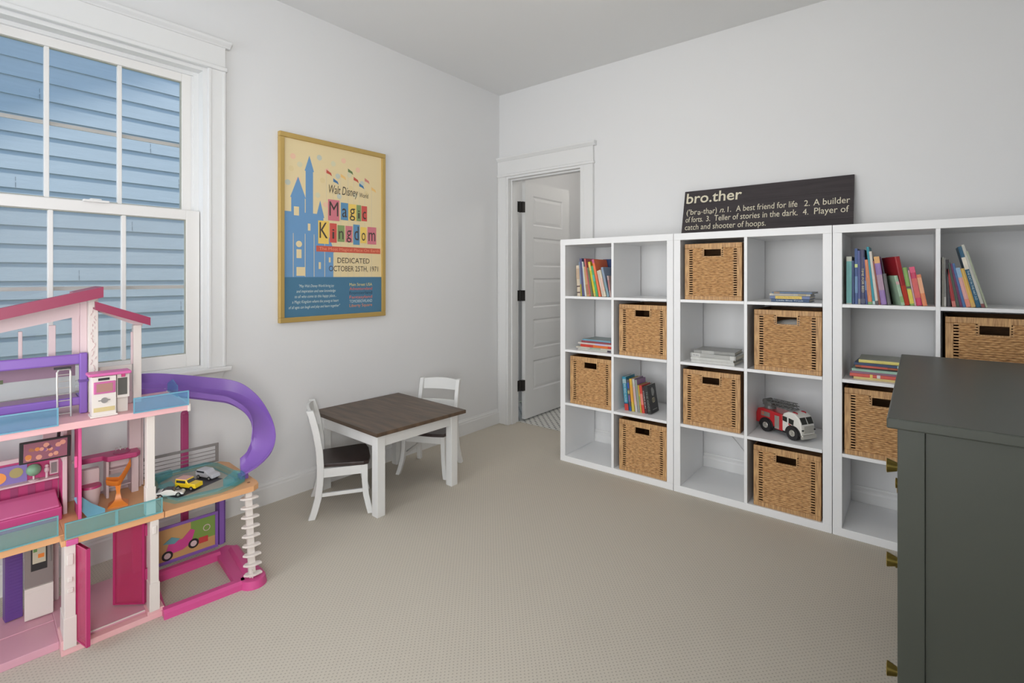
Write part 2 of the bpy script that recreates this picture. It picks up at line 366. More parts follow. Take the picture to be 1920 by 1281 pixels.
def sash(name, xf, xb, y0, y1, z0, z1, gy0, gy1, gz0, gz1):
    s = MB(vinyl)
    s.box(xb, xf, y0, gy0, z0, z1); s.box(xb, xf, gy1, y1, z0, z1); s.box(xb, xf, gy0, gy1, z0, gz0); s.box(xb, xf, gy0, gy1, gz1, z1)
    o = s.build(name, win, bevel=.002)
    s = MB(M('glazing_bead', (150, 150, 140), .5)); xm = (xf+xb)/2
    e = .004
    s.box(xm-.004, xf-.006, gy0, gy0+e, gz0, gz1); s.box(xm-.004, xf-.006, gy1-e, gy1, gz0, gz1); s.box(xm-.004, xf-.006, gy0, gy1, gz1-e, gz1); s.box(xm-.004, xf-.006, gy0, gy1, gz0, gz0+e)
    s.build('glazing_bead', o)
    s = MB(vinyl); wd = (gy1-gy0)/3
    for k in (1, 2): s.box(xm-.006, xm+.012, gy0+wd*k-.0085, gy0+wd*k+.0085, gz0, gz1)
    s.build('window_muntin', o, bevel=.002)
    s = MB(M('grille_bar_grey', (168, 166, 162), .5))
    for k in (.5,): s.box(xm-.012, xm-.005, gy0, gy1, gz0+(gz1-gz0)*k-.008, gz0+(gz1-gz0)*k+.008)
    s.build('grille_bar', o)
    s = MB(glass); s.box(xm-.004, xm-.002, gy0, gy1, gz0, gz1); s.build('window_pane', o)
    return o
gy0, gy1 = -3.062, -2.323
sash('upper_sash', -.07, -.105, wy0+.03, wy1-.03, 1.505, wz1-.02, gy0, gy1, 1.555, 2.182)
sash('lower_sash', -.03, -.066, wy0+.022, wy1-.022, .787, 1.548, gy0+.006, gy1+.006, .849, 1.502)
mb = MB(vinyl); mb.box(-.03, -.012, -2.71, -2.62, 1.546, 1.556, bev=.003); mb.box(-.045, -.02, -2.685, -2.645, 1.553, 1.562, bev=.003); mb.build('sash_lock', win)
s = MB(screen_m); s.poly([(-.118, gy0-.02, .8), (-.118, gy1+.02, .8), (-.118, gy1+.02, 1.53), (-.118, gy0-.02, 1.53)]); s.build('insect_screen', win)

# ---- added globe lamp, unseen above the view, to brighten the room
lt = thing('added_ceiling_light', 'added unseen white globe lamp hanging from the room ceiling', 'added ceiling light', (1.9, -1.35, H))
base_m = M('fill_lamp_white', (215, 215, 215), .4)
mb = MB(base_m); mb.cyl((0, 0, -.025), (0, 0, -.001), .07, seg=40); mb.cyl((0, 0, -.06), (0, 0, -.025), .05, seg=24); mb.build('fill_lamp_base', lt, smooth=True)
em = bpy.data.materials.new('fill_glow'); em.use_nodes = True; e_ = em.node_tree.nodes['Principled BSDF']
e_.inputs['Emission Color'].default_value = (1, .955, .90, 1); e_.inputs['Emission Strength'].default_value = FILL_LAMP
mb = MB(em); rings = []
for k in range(17):
    an = PI*(.04+.92*k/16); r_, z_ = .135*math.sin(an), -.18+.125*math.cos(an)
    rings.append([(r_*math.cos(2*PI*i/40), r_*math.sin(2*PI*i/40), z_) for i in range(40)])
mb.loft(rings); mb.build('fill_lamp_globe', lt, smooth=True)
lt2 = copy_thing(lt, (.8, 1.1, H), label='added unseen white globe lamp on the bathroom ceiling beyond the door')  # added lamp, unseen, brightens the bathroom behind the doorway
em2 = em.copy(); em2.name = 'bath_fill_glow'; em2.node_tree.nodes['Principled BSDF'].inputs['Emission Strength'].default_value = BATH_FILL
for c_ in lt2.children:
    if c_.name.startswith('fill_lamp_globe'): c_.data = c_.data.copy(); c_.data.materials[0] = em2

# ---- outside: neighbour's siding wall, added shading eave, ground
side_m = M('siding_paint', (168, 178, 184), .6, bump=.5, bscale=14, k=1, vary=.04, vscale=3, stretch=(1, 1, 14))
XN = -4.0; EXP = .178
nb = thing('neighbor_house', 'pale blue-grey lap-sided house wall seen through the window', 'house', (XN, 0, -.6))
mb = MB(side_m)
for k in range(42):
    z0 = k*EXP; mb.prism([(-.05, z0), (.026, z0), (.026, z0+.004), (.008, z0+EXP+.012), (-.05, z0+EXP+.012)], 'y', -9, 5)
random.seed(3)
mb.cur = M('siding_joint', (120, 128, 134), .7, k=1)
for k in range(42):
    for j in range(4):
        y = -9+((k*1.37+j*3.66) % 14); z0 = k*EXP
        mb.box(.005, .0275-.0, y, y+.004, z0+.003, z0+EXP*.3); mb.box(.005, .02, y, y+.004, z0+.05, z0+EXP*.6)
mb.build('siding', nb)
mb = MB(M('shade_rake_white', (200, 205, 210), .6, k=1))
zr = lambda y: 4.7+.62*(y+2.55)
mb.prism([(-6, zr(-6)), (1.5, zr(1.5)), (1.5, zr(1.5)+.22), (-6, zr(-6)+.22)], 'x', -.05, .46)
mb.build('shade_rake', nb)  # unseen board, added and sloped to cast diagonal shade on the siding
gr = struct(B(-12, -.165, -12, 12, -.8, -.6, M('lawn', (110, 120, 90), .9, vary=.2, k=.9)).build('ground'))

# ================================================================== CUBE SHELVES
SX0, SP, SF, SD = .878, .7725, -.408, .39
OW, TH, FT = .3385, .016, .038
rowz = lambda r: 1.47-FT-(r+1)*.3365-r*TH        # r = 0 top
colx = lambda u, c: SX0+u*SP+FT+c*(OW+TH)
for u, lab in enumerate(('white eight-cube shelf unit nearest the door, with blank top', 'white eight-cube shelf unit in the middle, under the black word sign', 'white eight-cube shelf unit partly behind the green dresser')):
    t = thing('cube_shelf', lab, 'shelf', (SX0+u*SP, SF, 0), group=None)
    W = .770
    def pn(nm, *a): B(*a, shelf_m).build(nm, t, bevel=.0012)
    pn('top_panel', 0, W, 0, SD, 1.47-FT, 1.47); pn('bottom_panel', 0, W, 0, SD, 0, FT)
    pn('side_panel', 0, FT, .001, SD, FT, 1.47-FT); pn('side_panel', W-FT, W, .001, SD, FT, 1.47-FT)
    pn('divider', FT+OW, FT+OW+TH, .002, SD, FT, 1.47-FT)
    for r in range(3):
        for c in range(2): pn('shelf_board', FT+c*(OW+TH), FT+c*(OW+TH)+OW-(0 if c == 0 else .001), .002, SD, rowz(r)-TH, rowz(r))

# ================================================================== BASKETS
def weave(mb, x0, x1, z0, z1, y, skip=None):
    nr = max(2, round((z1-z0)/.0098)); ph_ = .030; nx = max(4, int((x1-x0)/.0033)); rh = (z1-z0)/nr
    prof = [(0.0, -.0015), (.18, .0018), (.5, .0032), (.82, .0018), (1.0, -.0015)]
    for r in range(nr):
        rows = []
        for fz, py in prof:
            line = []
            for i in range(nx+1):
                x = x0+(x1-x0)*i/nx
                wv = .0027*math.cos(2*PI*x/ph_+PI*r)
                line.append((x, y-py-wv-.001, z0+(r+fz)*rh+.0006*math.sin(x*90+r*2.1)))
            rows.append(line)
        mb.loft(rows, cap=False, closed=False)
def make_basket():
    t = thing('wicker_basket', 'x', 'basket'); w_, h_, d_ = .304, .312, .355
    ht, hb_, hx0, hx1 = h_-.033, h_-.070, .107, .197
    m = MB(rattan)
    weave(m, .045, w_-.045, .024, hb_-.004, .004); weave(m, .045, hx0-.014, hb_-.004, h_-.026, .004); weave(m, hx1+.014, w_-.045, hb_-.004, h_-.026, .004)
    m.box(.043, w_-.043, .0045, .009, .02, hb_-.004); m.box(.043, hx0-.01, .0045, .009, hb_-.004, h_-.02); m.box(hx1+.01, w_-.043, .0045, .009, hb_-.004, h_-.02)
    ns = 21
    for i in range(ns):                          # open slots beside the weave
        z = .027+(h_-.056)*i/(ns-1)
        for a, b in ((.026, .046), (w_-.046, w_-.026)): m.box(a, b, .001, .006, z-.0034, z+.0026)
    for a, b in ((hx0-.014, hx0-.003), (hx1+.003, hx1+.014)):
        for i in range(4): z = hb_+(ht-hb_)*(i+.2)/3.4; m.box(a, b, .001, .006, z-.003, z+.003)
    m.build('front_weave', t, smooth=True)
    m = MB(rattan_wrap)
    m.box(0, w_, -.001, .009, 0, .022, bev=.003); m.box(0, w_, -.001, .009, h_-.026, h_, bev=.003)
    m.box(0, .026, 0, .009, .022, h_-.026, bev=.002); m.box(w_-.026, w_, 0, .009, .022, h_-.026, bev=.002)
    m.build('rim', t)
    m = MB(rattan_wrap); m.box(hx0-.005, hx1+.005, -.0005, .008, ht, h_-.024); m.box(hx0-.005, hx1+.005, -.0005, .008, hb_-.006, hb_); m.box(hx0-.004, hx0, 0, .008, hb_, ht); m.box(hx1, hx1+.004, 0, .008, hb_, ht)
    m.build('handle_frame', t)
    m = MB(M('rattan_shaded', (112, 78, 46), .6, vary=.3, vscale=30, stretch=(1, 1, 8), bump=.6, bscale=90))  # body coloured darker to stand in for shade inside the basket
    m.box(0, .008, .009, d_, 0, h_); m.box(w_-.008, w_, .009, d_, 0, h_); m.box(.008, w_-.008, d_-.008, d_, 0, h_); m.box(.008, w_-.008, .009, d_-.008, 0, .008)
    m.build('basket_body', t)
    return t
BK = [(0, 1, 1, .032, 'woven basket in the door-end shelf unit, second row on the right'), (0, 0, 2, .032, 'woven basket in the door-end shelf unit, third row on the left'),
      (0, 1, 3, .032, 'woven basket in the door-end shelf unit, bottom row'), (1, 0, 0, .022, 'woven basket in the top row directly under the word sign'),
      (1, 1, 1, .031, 'woven basket with something white showing through its handle'), (1, 0, 2, .012, 'woven basket in the middle unit under the stack of grey books, slightly askew'),
      (1, 1, 3, .028, 'woven basket in the bottom row below the toy fire truck'), (2, 1, 1, .016, 'woven basket at far right, its lower half behind the green dresser top'),
      (2, 0, 2, .008, 'woven basket half hidden behind the left edge of the green dresser')]
b0 = make_basket()
for i, (u, c, r, off, lab) in enumerate(BK):
    loc = (colx(u, c)+off, SF+.012, rowz(r)); rz = .03 if i == 5 else 0
    if i == 0: b0.location = loc; b0['label'] = lab; b0['group'] = 'woven storage baskets in the cube shelves'
    else: copy_thing(b0, loc, (0, 0, rz), lab, 'woven storage baskets in the cube shelves')
cl = MB(M('white_cloth', (205, 202, 196), .9)); cl.sph((0, 0, 0), .1, (1.15, 1, .45), 24)
o = cl.build('folded_cloth', smooth=True); o.location = (colx(1, 1)+.031+.17, SF+.14, rowz(1)+.215); tag(o, 'white cloth inside the basket, seen through its handle hole', 'cloth')

# ================================================================== BOOKS
def cm(rgb): return M('cover_%d_%d_%d' % rgb, rgb, .4, k=.92, vary=.07, vscale=45)
def book(x, y, z, t, h, d, rgb, label, group, lean=0, twist=0, bands=(), txt=None, front=None, flat=False, yaw=0):
    """upright: x thickness, y depth, z height; flat=True: lies on its side with the spine towards the room"""
    T = Matrix.Translation((x, y, z)) @ Matrix.Rotation(yaw, 4, 'Z') @ Matrix.Rotation(twist, 4, 'Z') @ Matrix.Rotation(-R(lean), 4, 'Y')
    e = thing('book', label, 'book', group=group)
    if flat: T = T @ Matrix.Translation((h, 0, 0)) @ Matrix.Rotation(-PI/2, 4, 'Y')
    e.matrix_world = T
    c = cm(rgb); bt = min(.0022, t*.2)
    m = MB(c)
    m.box(0, bt, 0, d, 0, h, bev=.0004); m.box(t-bt, t, 0, d, 0, h, front and cm(front) or c, bev=.0004)
    k = min(.004, t*.3)
    m.prism([(0, .0015), (k, -.001), (t-k, -.001), (t, .0015), (t, .004), (0, .004)], 'z', 0, h)
    for z0, z1, col in bands: m.box(.0002, t-.0002, -.0016, .0006, h*z0, h*z1, cm(col))
    if txt:
        s_, a, b_, col = txt; F = Matrix.Rotation(PI/2, 4, 'X') @ Matrix.Rotation(-PI/2, 4, 'Z')
        put_text(m, s_, -h*b_, -h*a, t*.28, t*.5, .0019, cm(col), F=F)
    m.build('cover', e)
    m = MB(paper); m.box(bt, t-bt, .0035, d-.003, .003, h-.003); m.build('pages', e)
    return e
Wt = (205, 200, 188)
g = 'picture books leaning in the top cube of the door-end shelf'
z0 = rowz(0)
L1 = [(.994, .023, .202, 3, (205, 190, 168), 'cream thick-spined book at the left end of the door-end row', [(.1, .14, (90, 70, 70)), (.3, .34, (90, 70, 70)), (.55, .9, (190, 165, 140))], None),
 (1.0195, .009, .226, 4.3, (128, 145, 168), 'grey-blue thin book second in the door-end row', [(0, .35, (165, 155, 60))], None),
 (1.0305, .016, .248, 4.9, (82, 82, 120), 'navy purple book, one of the tallest in the door-end row', [], None),
 (1.049, .012, .227, 6.6, (196, 204, 200), 'pale grey-green thin book in the door-end row', [], None),
 (1.0635, .021, .194, 7.7, (192, 152, 104), 'tan book with brown lower spine in the door-end row', [(.05, .4, (165, 120, 85))], None),
 (1.087, .010, .248, 9.8, (190, 98, 98), 'pink-red tall thin book in the door-end row', [], None),
 (1.099, .0125, .189, 9.8, (108, 116, 84), 'dark olive short book beside the yellow one', [], None),
 (1.1145, .0155, .227, 11.2, (208, 192, 50), 'bright yellow book in the door-end row', [(.75, .95, (225, 190, 110)), (.0, .1, (190, 170, 90))], None),
 (1.1335, .015, .200, 11.4, (78, 165, 105), 'green book beside the orange one in the door-end row', [(.5, .7, (90, 175, 160))], None),
 (1.1525, .0155, .243, 12.1, (228, 116, 72), 'orange tall book in the door-end row', [(.9, 1, (200, 90, 130))], None),
 (1.1725, .0115, .169, 13, (205, 196, 182), 'cream short book right of the orange one', [], None),
 (1.1880, .0172, .174, 13.3, (208, 198, 176), 'cream short book with pink lettering in the door-end row', [(.2, .7, (215, 180, 165))], None),
 (1.2105, .0150, .192, 14.0, (136, 152, 172), 'light blue book near the right of the door-end row', [(0, .5, (125, 155, 165))], None),
 (1.2310, .0090, .135, 9, (192, 170, 166), 'small pinkish book at the right end of the door-end row', [(.3, .8, (180, 120, 120))], None)]
for x, t_, h_, le, c_, lab, bd, tx in L1: book(x, -.378+random.uniform(-.004, .004), z0, t_, h_, .17 if h_ > .2 else .15, c_, lab, g, le, bands=bd, txt=tx)
book(1.085, -.19, z0, .012, .245, .15, (52, 74, 120), 'large dark blue book standing behind the row with its cover to the room', g, 0, twist=-PI/2, front=(48, 72, 118))
sub = book(1.105, -.155, z0, .01, .18, .13, (118, 122, 100), 'olive-grey book behind the right end of the door-end row', g, 0, twist=-PI/2, front=(120, 125, 105))
g = 'books leaning in the third row of the door-end shelf'; z0 = rowz(2)
L2 = [(1.336, .0255, .205, 5.5, (52, 136, 162), 'teal blue book with red foot at the left of its row', [(0, .19, (190, 60, 55)), (.19, .22, (50, 60, 100)), (.8, .93, (150, 175, 180))], ('BIG READ ALOUD', .25, .78, (190, 210, 215)), None),
 (1.367, .0135, .191, 6.0, (88, 84, 92), 'dark patterned book with blue foot and blue spot', [(0, .14, (50, 90, 150)), (.72, .9, (60, 90, 170)), (.3, .5, (110, 90, 140)), (.55, .65, (170, 160, 110))], None, None),
 (1.384, .0175, .198, 5.9, (208, 170, 66), 'mustard yellow book between dark and grey books', [(.3, .8, (215, 155, 60)), (0, .25, (200, 178, 70))], None, None),
 (1.405, .0165, .200, 6.2, (188, 186, 180), 'pale grey book with pink band beside the mustard one', [(.2, .75, (200, 170, 168))], None, (150, 110, 158)),
 (1.4245, .0125, .196, 6.5, (146, 160, 138), 'grey-green book with a purple cover face', [], None, (146, 104, 150)),
 (1.439, .0088, .166, 6.7, (196, 178, 78), 'thin yellow-green book left of the red one', [(.4, .6, (150, 165, 70))], None, None),
 (1.4500, .0170, .166, 7.0, (206, 70, 58), 'red book with pale lettering beside the black books', [(.3, .7, (222, 130, 115))], None, None),
 (1.4700, .0145, .160, 8.0, (70, 44, 50), 'black-maroon book with white lettering', [], ('STORM RUN', .2, .85, (200, 200, 195)), None),
 (1.488, .0215, .168, 9.0, (48, 50, 48), 'black book with a grey emblem and ring on its cover, right end', [], ('THE ODDS', .1, .8, (130, 132, 128)), (46, 46, 44))]
for i, (x, t_, h_, le, c_, lab, bd, tx, fr) in enumerate(L2):
    e = book(x-.024, -.335, z0, t_, h_*1.01, .125 if i != 8 else .115, c_, lab, g, le, bands=bd, txt=tx, front=fr)
m = MB(cm((150, 150, 146))); xx = .0217     # emblem, ring and line of writing on the black cover
pts = [(.062+.02*math.cos(a)*(1+.15*math.cos(3*a)), .125+.026*math.sin(a)) for a in [2*PI*i/20 for i in range(20)]]
m.prism(pts, 'x', .021, xx)
for cy in (.052, .067):
    for i in range(14):
        a, b_ = 2*PI*i/14, 2*PI*(i+1)/14
        m.prism([(cy+.012*math.cos(a), .075+.015*math.sin(a)), (cy+.012*math.cos(b_), .075+.015*math.sin(b_)), (cy+.008*math.cos(b_), .075+.011*math.sin(b_)), (cy+.008*math.cos(a), .075+.011*math.sin(a))], 'x', .021, xx, cm((196, 186, 150)))
m.box(.021, xx, .03, .095, .018, .022)
m.build('cover_print', e)
g = 'books standing in the top cube nearest the sign end'; z0 = rowz(0)
L3 = [(2.474, .0215, .225, 0, (182, 184, 170), 'teal and cream book upright at the left end beside the sign', [(.02, .9, (80, 150, 146))], None, 0),
 (2.497, .0095, .205, .5, (40, 66, 112), 'dark blue book second from left beside the sign', [], None, 0),
 (2.508, .0115, .262, .3, (56, 84, 138), 'tall mid-blue book with pale lettering', [(.66, .72, (190, 205, 130)), (.2, .5, (90, 130, 170))], None, 0),
 (2.5205, .0095, .252, .5, (74, 84, 140), 'tall periwinkle blue thin book', [(0, .1, (130, 130, 130))], None, 0),
 (2.531, .0175, .256, .8, (42, 44, 84), 'dark navy tall book with cream title lettering on its spine', [(.02, .1, (60, 64, 90))], ('TIME FOR BED', .22, .66, (200, 190, 150)), 0),
 (2.550, .0080, .220, 2.9, (46, 66, 128), 'thin royal blue book left of the orange one', [(.3, .5, (90, 110, 150))], None, 0),
 (2.559, .0165, .209, 4.5, (206, 124, 78), 'orange book with green foot beside the teal one', [(0, .06, (110, 150, 90)), (.2, .6, (190, 115, 70))], None, 0),
 (2.5765, .0100, .269, 5.3, (26, 142, 158), 'bright teal book, tallest of the row beside the sign', [(0, .06, (170, 190, 190))], None, 0),
 (2.5875, .0105, .248, 6.0, (206, 200, 188), 'white-spined tall book right of the teal one', [(0, .07, (70, 60, 60))], None, 0),
 (2.599, .0075, .203, 6.8, (140, 74, 62), 'thin brown-red book left of the purple one', [], None, 0),
 (2.6080, .0215, .223, 7.4, (138, 106, 166), 'purple thick book with an orange head', [(.86, 1, (214, 160, 92)), (.3, .62, (160, 130, 150))], None, 0),
 (2.6320, .0120, .144, 7.4, (92, 88, 90), 'dark grey short book right of the purple one', [], None, 0)]
for x, t_, h_, le, c_, lab, bd, tx, tw in L3: book(x, -.365, z0, t_, h_, .16, c_, lab, g, le, bands=bd, txt=tx)
book(2.683, -.376, z0, .0125, .136, .11, (168, 196, 170), 'small pale green book with a pictured side, in front of the red one', g, 12, bands=[(.1, .3, (140, 180, 120)), (.7, .8, (205, 170, 170))], twist=R(18))
book(2.694, -.366, z0, .0185, .222, .16, (158, 38, 44), 'deep red tall book right of the small pale green one', g, 10, bands=[(0, .4, (185, 60, 40))], twist=R(20))
L3b = [(2.7135, .0150, .172, 9.5, (128, 166, 84), 'green and yellow spotted book right of the deep red one', [(.05, .42, (206, 190, 60)), (.45, .5, (60, 60, 50))]),
 (2.7290, .0060, .160, 9.0, (200, 160, 170), 'very thin pink book left of the magenta one', []),
 (2.7358, .0195, .174, 9.0, (190, 40, 84), 'magenta thick book near the right end of the row', [(.2, .7, (205, 84, 80)), (.85, 1, (215, 70, 110))]),
 (2.7570, .0155, .140, 9.4, (218, 132, 88), 'small orange book at the right end of the row', [(.4, .9, (222, 160, 120))])]
for x, t_, h_, le, c_, lab, bd in L3b: book(x, -.365, z0, t_, h_, .13, c_, lab, g, le, bands=bd)
g = 'books leaning in the top cube at the far right'
L4 = [(2.8205, .0065, .214, 0, (168, 166, 154), 'thin grey upright book against the cube divider', []), (2.8275, .0075, .211, .3, (148, 148, 142), 'thin grey and white book second in the far right row', [(0, .2, (200, 198, 190))]),
 (2.8365, .0135, .203, 1.7, (50, 46, 50), 'black book between the grey and red ones', []), (2.855, .0125, .164, 8.0, (160, 44, 46), 'dark red short book in the far right row', [(0, .15, (190, 110, 100))]),
 (2.8685, .0105, .191, 8.9, (64, 78, 68), 'dark green-grey book right of the dark red one', []), (2.880, .0085, .188, 10, (104, 40, 84), 'maroon-purple thin book in the far right row', []),
 (2.8895, .0095, .189, 11, (70, 108, 158), 'blue book left of the pink one, far right row', []), (2.900, .0145, .170, 12, (216, 160, 152), 'pink book with a pale blue head', [(.75, 1, (140, 172, 200)), (0, .2, (214, 130, 110))]),
 (2.9155, .0145, .167, 12.5, (212, 172, 84), 'golden yellow book in the far right row', [(0, .12, (200, 160, 90))])]
for x, t_, h_, le, c_, lab, bd in L4: book(x, -.365, z0, t_, h_, .13, c_, lab, g, le, bands=bd)
book(2.9315, -.37, z0, .0145, .263, .17, (26, 84, 112), 'tall dark teal book with white lettering and a pale label', g, 13, bands=[(.62, .82, (214, 206, 190))], txt=('THE CAT IN THE HAT 3-D', .12, .6, (180, 205, 212)))
book(2.9475, -.37, z0, .0105, .272, .17, (184, 184, 174), 'tallest grey-white book leaning in the far right row', g, 13.8, bands=[(0, .06, (120, 60, 60))])
book(2.960, -.37, z0, .0065, .245, .17, (158, 166, 142), 'thin pale green-grey book, last on the right', g, 14.6)

def stack(zf, y, items, group):
    z = zf
    for x, wdt, t_, d_, yw, col, lab, bd, tx, fr in items:
        book(x, y+random.uniform(-.006, .006), z, t_, wdt, d_, col, lab, group, flat=True, yaw=R(yw), bands=bd, txt=tx, front=fr); z += t_+.0003
stack(rowz(1), -.36, [
 (.985, .255, .012, .19, 0, (186, 184, 176), 'pale grey bottom magazine of the stack nearest the door', [(.05, .15, (60, 50, 70))], None, None),
 (.972, .262, .009, .20, 1, (196, 190, 176), 'cream thin book second from the bottom, door-end stack', [(.3, .6, (150, 170, 150))], None, None),
 (1.005, .235, .016, .18, 0, (196, 62, 48), 'red book with orange title in the door-end stack', [(.15, .6, (210, 110, 50))], None, None),
 (.985, .255, .011, .19, -1, (204, 196, 190), 'white thin book above the red one, door-end stack', [(.2, .5, (190, 180, 210))], None, None),
 (1.012, .228, .013, .18, 0, (146, 72, 78), 'dull crimson book in the door-end stack', [], None, None),
 (1.020, .21, .011, .16, -3, (112, 158, 180), 'light blue thin book on top of the door-end stack', [], None, (126, 140, 140))], 'flat stack of books in the door-end shelf')
GY = (176, 176, 172)
stack(rowz(1), -.37, [
 (1.737, .232, .0145, .19, 0, (200, 199, 194), 'white book at the bottom of the grey stack', [], None, None),
 (1.737, .228, .0145, .19, 1, (198, 198, 193), 'white book second from the bottom of the grey stack', [], None, None),
 (1.733, .245, .022, .20, -2, (172, 172, 168), 'thick light grey book with pale title boxes', [(.03, .12, (200, 200, 196)), (.78, .96, (200, 200, 196))], ('the story', .8, .94, (90, 90, 90)), None),
 (1.752, .218, .017, .185, 3, (142, 142, 138), 'darker grey book on top of the grey stack', [(.5, .8, (172, 172, 168))], None, (150, 150, 147))], 'flat stack of grey and white books in the middle shelf')
stack(rowz(0), -.355, [
 (2.147, .172, .0155, .16, 0, (44, 74, 112), 'navy blue book at the bottom of the short stack under the sign', [], ('Little Blue Truck', .15, .85, (190, 200, 205)), None),
 (2.142, .18, .0150, .16, -1, (96, 112, 150), 'yellow-labelled blue-grey book in the short stack under the sign', [(.19, .86, (214, 184, 70))], ("We're Too Busy Playing", .25, .8, (160, 110, 30)), None),
 (2.138, .185, .0115, .16, 1, (206, 200, 184), 'cream book above the yellow-labelled one', [(.1, .3, (180, 165, 130)), (.4, .9, (190, 180, 165))], None, None),
 (2.150, .182, .0085, .16, -2, (86, 110, 140), 'thin grey-blue book on top of the short stack', [(.8, .95, (150, 120, 90))], None, (110, 120, 130))], 'short flat stack of books under the sign')
stack(rowz(1), -.365, [
 (2.502, .255, .011, .21, 0, (206, 184, 120), 'yellow-cream thin book at the bottom of the right-hand stack', [], None, None),
 (2.487, .262, .015, .21, 0, (202, 84, 72), 'coral red book with small white motifs in the right-hand stack', [(.55, .6, (210, 205, 200)), (.66, .7, (215, 190, 90)), (.2, .24, (215, 205, 190))], None, None),
 (2.490, .26, .010, .21, 1, (140, 100, 120), 'mauve thin book in the right-hand stack', [], None, None),
 (2.495, .255, .012, .21, -1, (152, 186, 168), 'mint green book in the right-hand stack', [], None, None),
 (2.512, .25, .007, .20, 2, (50, 46, 44), 'thin black book in the right-hand stack', [], None, None),
 (2.509, .245, .010, .20, 0, (178, 92, 52), 'rust brown book in the right-hand stack', [(.5, .9, (200, 80, 60))], None, None),
 (2.505, .25, .012, .20, -2, (38, 62, 98), 'dark navy book in the right-hand stack', [(0, .35, (160, 190, 190))], None, None),
 (2.522, .235, .015, .19, 1, (220, 206, 112), 'pale yellow book on top of the right-hand stack', [], None, (140, 142, 128))], 'flat stack of books in the right shelf beside the dresser')

# cord in the bottom cube of the middle unit
m = MB(M('white_cord', (196, 196, 194), .5)); pts = []
for i in range(25):
    f = i/24; pts.append((1.70+.31*f, -.009-.004*math.sin(f*9), .34-.22*f+.03*math.sin(f*PI*1.4)))
o = m.tube(pts, .0022).build('power_cord', smooth=True); tag(o, 'thin white cord hanging behind the empty bottom cube of the middle unit', 'cord')

# ================================================================== WORD SIGN
sg = thing('word_sign', 'black wooden sign with a cream definition, leaning on the shelf top', 'sign', (1.578, -.100, 1.4705), (R(75.8), 0, 0))
sign_m = M('black_sign_wood', (46, 40, 42), .65, vary=.25, vscale=4, stretch=(1, 12, 1), bump=.3, bscale=30)
m = MB(sign_m); pc = [0, .061, .1015, .1525, .2135, .305]
for a, b_ in zip(pc, pc[1:]): m.box(0, .9, a+.0006, b_-.0002, -.016, 0, bev=.0012)
m.box(.002, .898, .002, .303, -.015, -.0012); m.build('board', sg)
lm = M('cream_lettering', (196, 190, 168), .6); m = MB(lm)
put_text(m, 'bro.ther', .015, .345, .222, .067, .0012, bold=.012)
m.build('title_lettering', sg); m = MB(lm)
put_text(m, "('br", .023, .088, .146, .036, .0012); put_text(m, 'e', .092, .11, -.1645, .0235, .0012, F=Matrix.Scale(-1, 4, (1, 0, 0)) @ Matrix.Scale(-1, 4, (0, 1, 0)) @ Matrix.Translation((-.202, 0, 0)))
m.box(.116, .121, .155, .160, .0005, .0012)
put_text(m, 'th', .126, .158, .146, .036, .0012)
put_text(m, 'e', .162, .18, -.1645, .0235, .0012, F=Matrix.Scale(-1, 4, (1, 0, 0)) @ Matrix.Scale(-1, 4, (0, 1, 0)) @ Matrix.Translation((-.342, 0, 0)))
put_text(m, 'r)', .184, .207, .146, .036, .0012)
put_text(m, 'n.', .224, .254, .146, .0235, .0012, shear=.3)
put_text(m, '1.', .270, .290, .146, .034, .0012); put_text(m, 'A best friend for life', .318, .640, .146, .036, .0012)
put_text(m, '2.', .673, .700, .146, .034, .0012); put_text(m, 'A builder', .717, .884, .146, .036, .0012)
m.build('lettering', sg); m = MB(lm)
put_text(m, 'of forts.', .021, .128, .096, .036, .0012); put_text(m, '3.', .148, .172, .096, .034, .0012)
put_text(m, 'Teller of stories in the dark.', .196, .643, .096, .036, .0012)
put_text(m, '4.', .668, .695, .096, .034, .0012); put_text(m, 'Player of', .722, .880, .096, .036, .0012)
m.build('lettering', sg); m = MB(lm)
put_text(m, 'catch and shooter of hoops.', .021, .485, .046, .036, .0012)
m.build('lettering', sg)

# ================================================================== POSTER
PW, PH = .704, 1.055
po = thing('framed_poster', 'large gold-framed vintage style poster on the wall beside the window', 'picture', (.001, -1.884, .969), (PI/2, 0, PI/2))
gold = M('gold_frame', (178, 150, 88), .35, .35, k=.8)
m = MB(gold); fw = .028
for a in ((0, PW, 0, fw), (0, PW, PH-fw, PH), (0, fw, fw, PH-fw), (PW-fw, PW, fw, PH-fw)): m.box(a[0], a[1], a[2], a[3], 0, .026, bev=.003)
m.build('frame', po)
cream = M('poster_cream', (208, 190, 148), .5); sky = M('poster_blue', (98, 138, 176), .5); teal = M('poster_teal', (66, 108, 134), .5)
m = MB(cream); m.box(fw, PW-fw, fw, PH-fw, .002, .015); m.box(fw, PW-fw, fw, .253, .015, .0155, teal); m.build('print', po)
m = MB(sky)          # plain generic blue towers on the left side
tw = [0]
def towr(x0, x1, zt, cap, z0=.253):
    tw[0] += .00004; m.box(x0, x1, z0, zt, .015, .0155+tw[0])
    if cap: m.prism([(x0-.006, zt), (x1+.006, zt), ((x0+x1)/2, zt+cap)], 'z', .015, .01552+tw[0])
towr(.03, .075, .62, .0); towr(.07, .15, .70, .12); towr(.155, .20, .86, .09); towr(.15, .235, .62, 0); towr(.225, .265, .60, .10); towr(.19, .30, .45, .16); towr(.28, .33, .40, .09)
m.build('picture', po)
m = MB(cream)
for x_, z_, w_, h_ in ((.085, .60, .03, .05), (.168, .52, .016, .04), (.235, .52, .014, .035), (.10, .26, .05, .05), (.10, .36, .03, .05), (.235, .30, .014, .04), (.30, .34, .012, .03)): m.box(x_, x_+w_, z_, z_+h_, .0158, .0161)
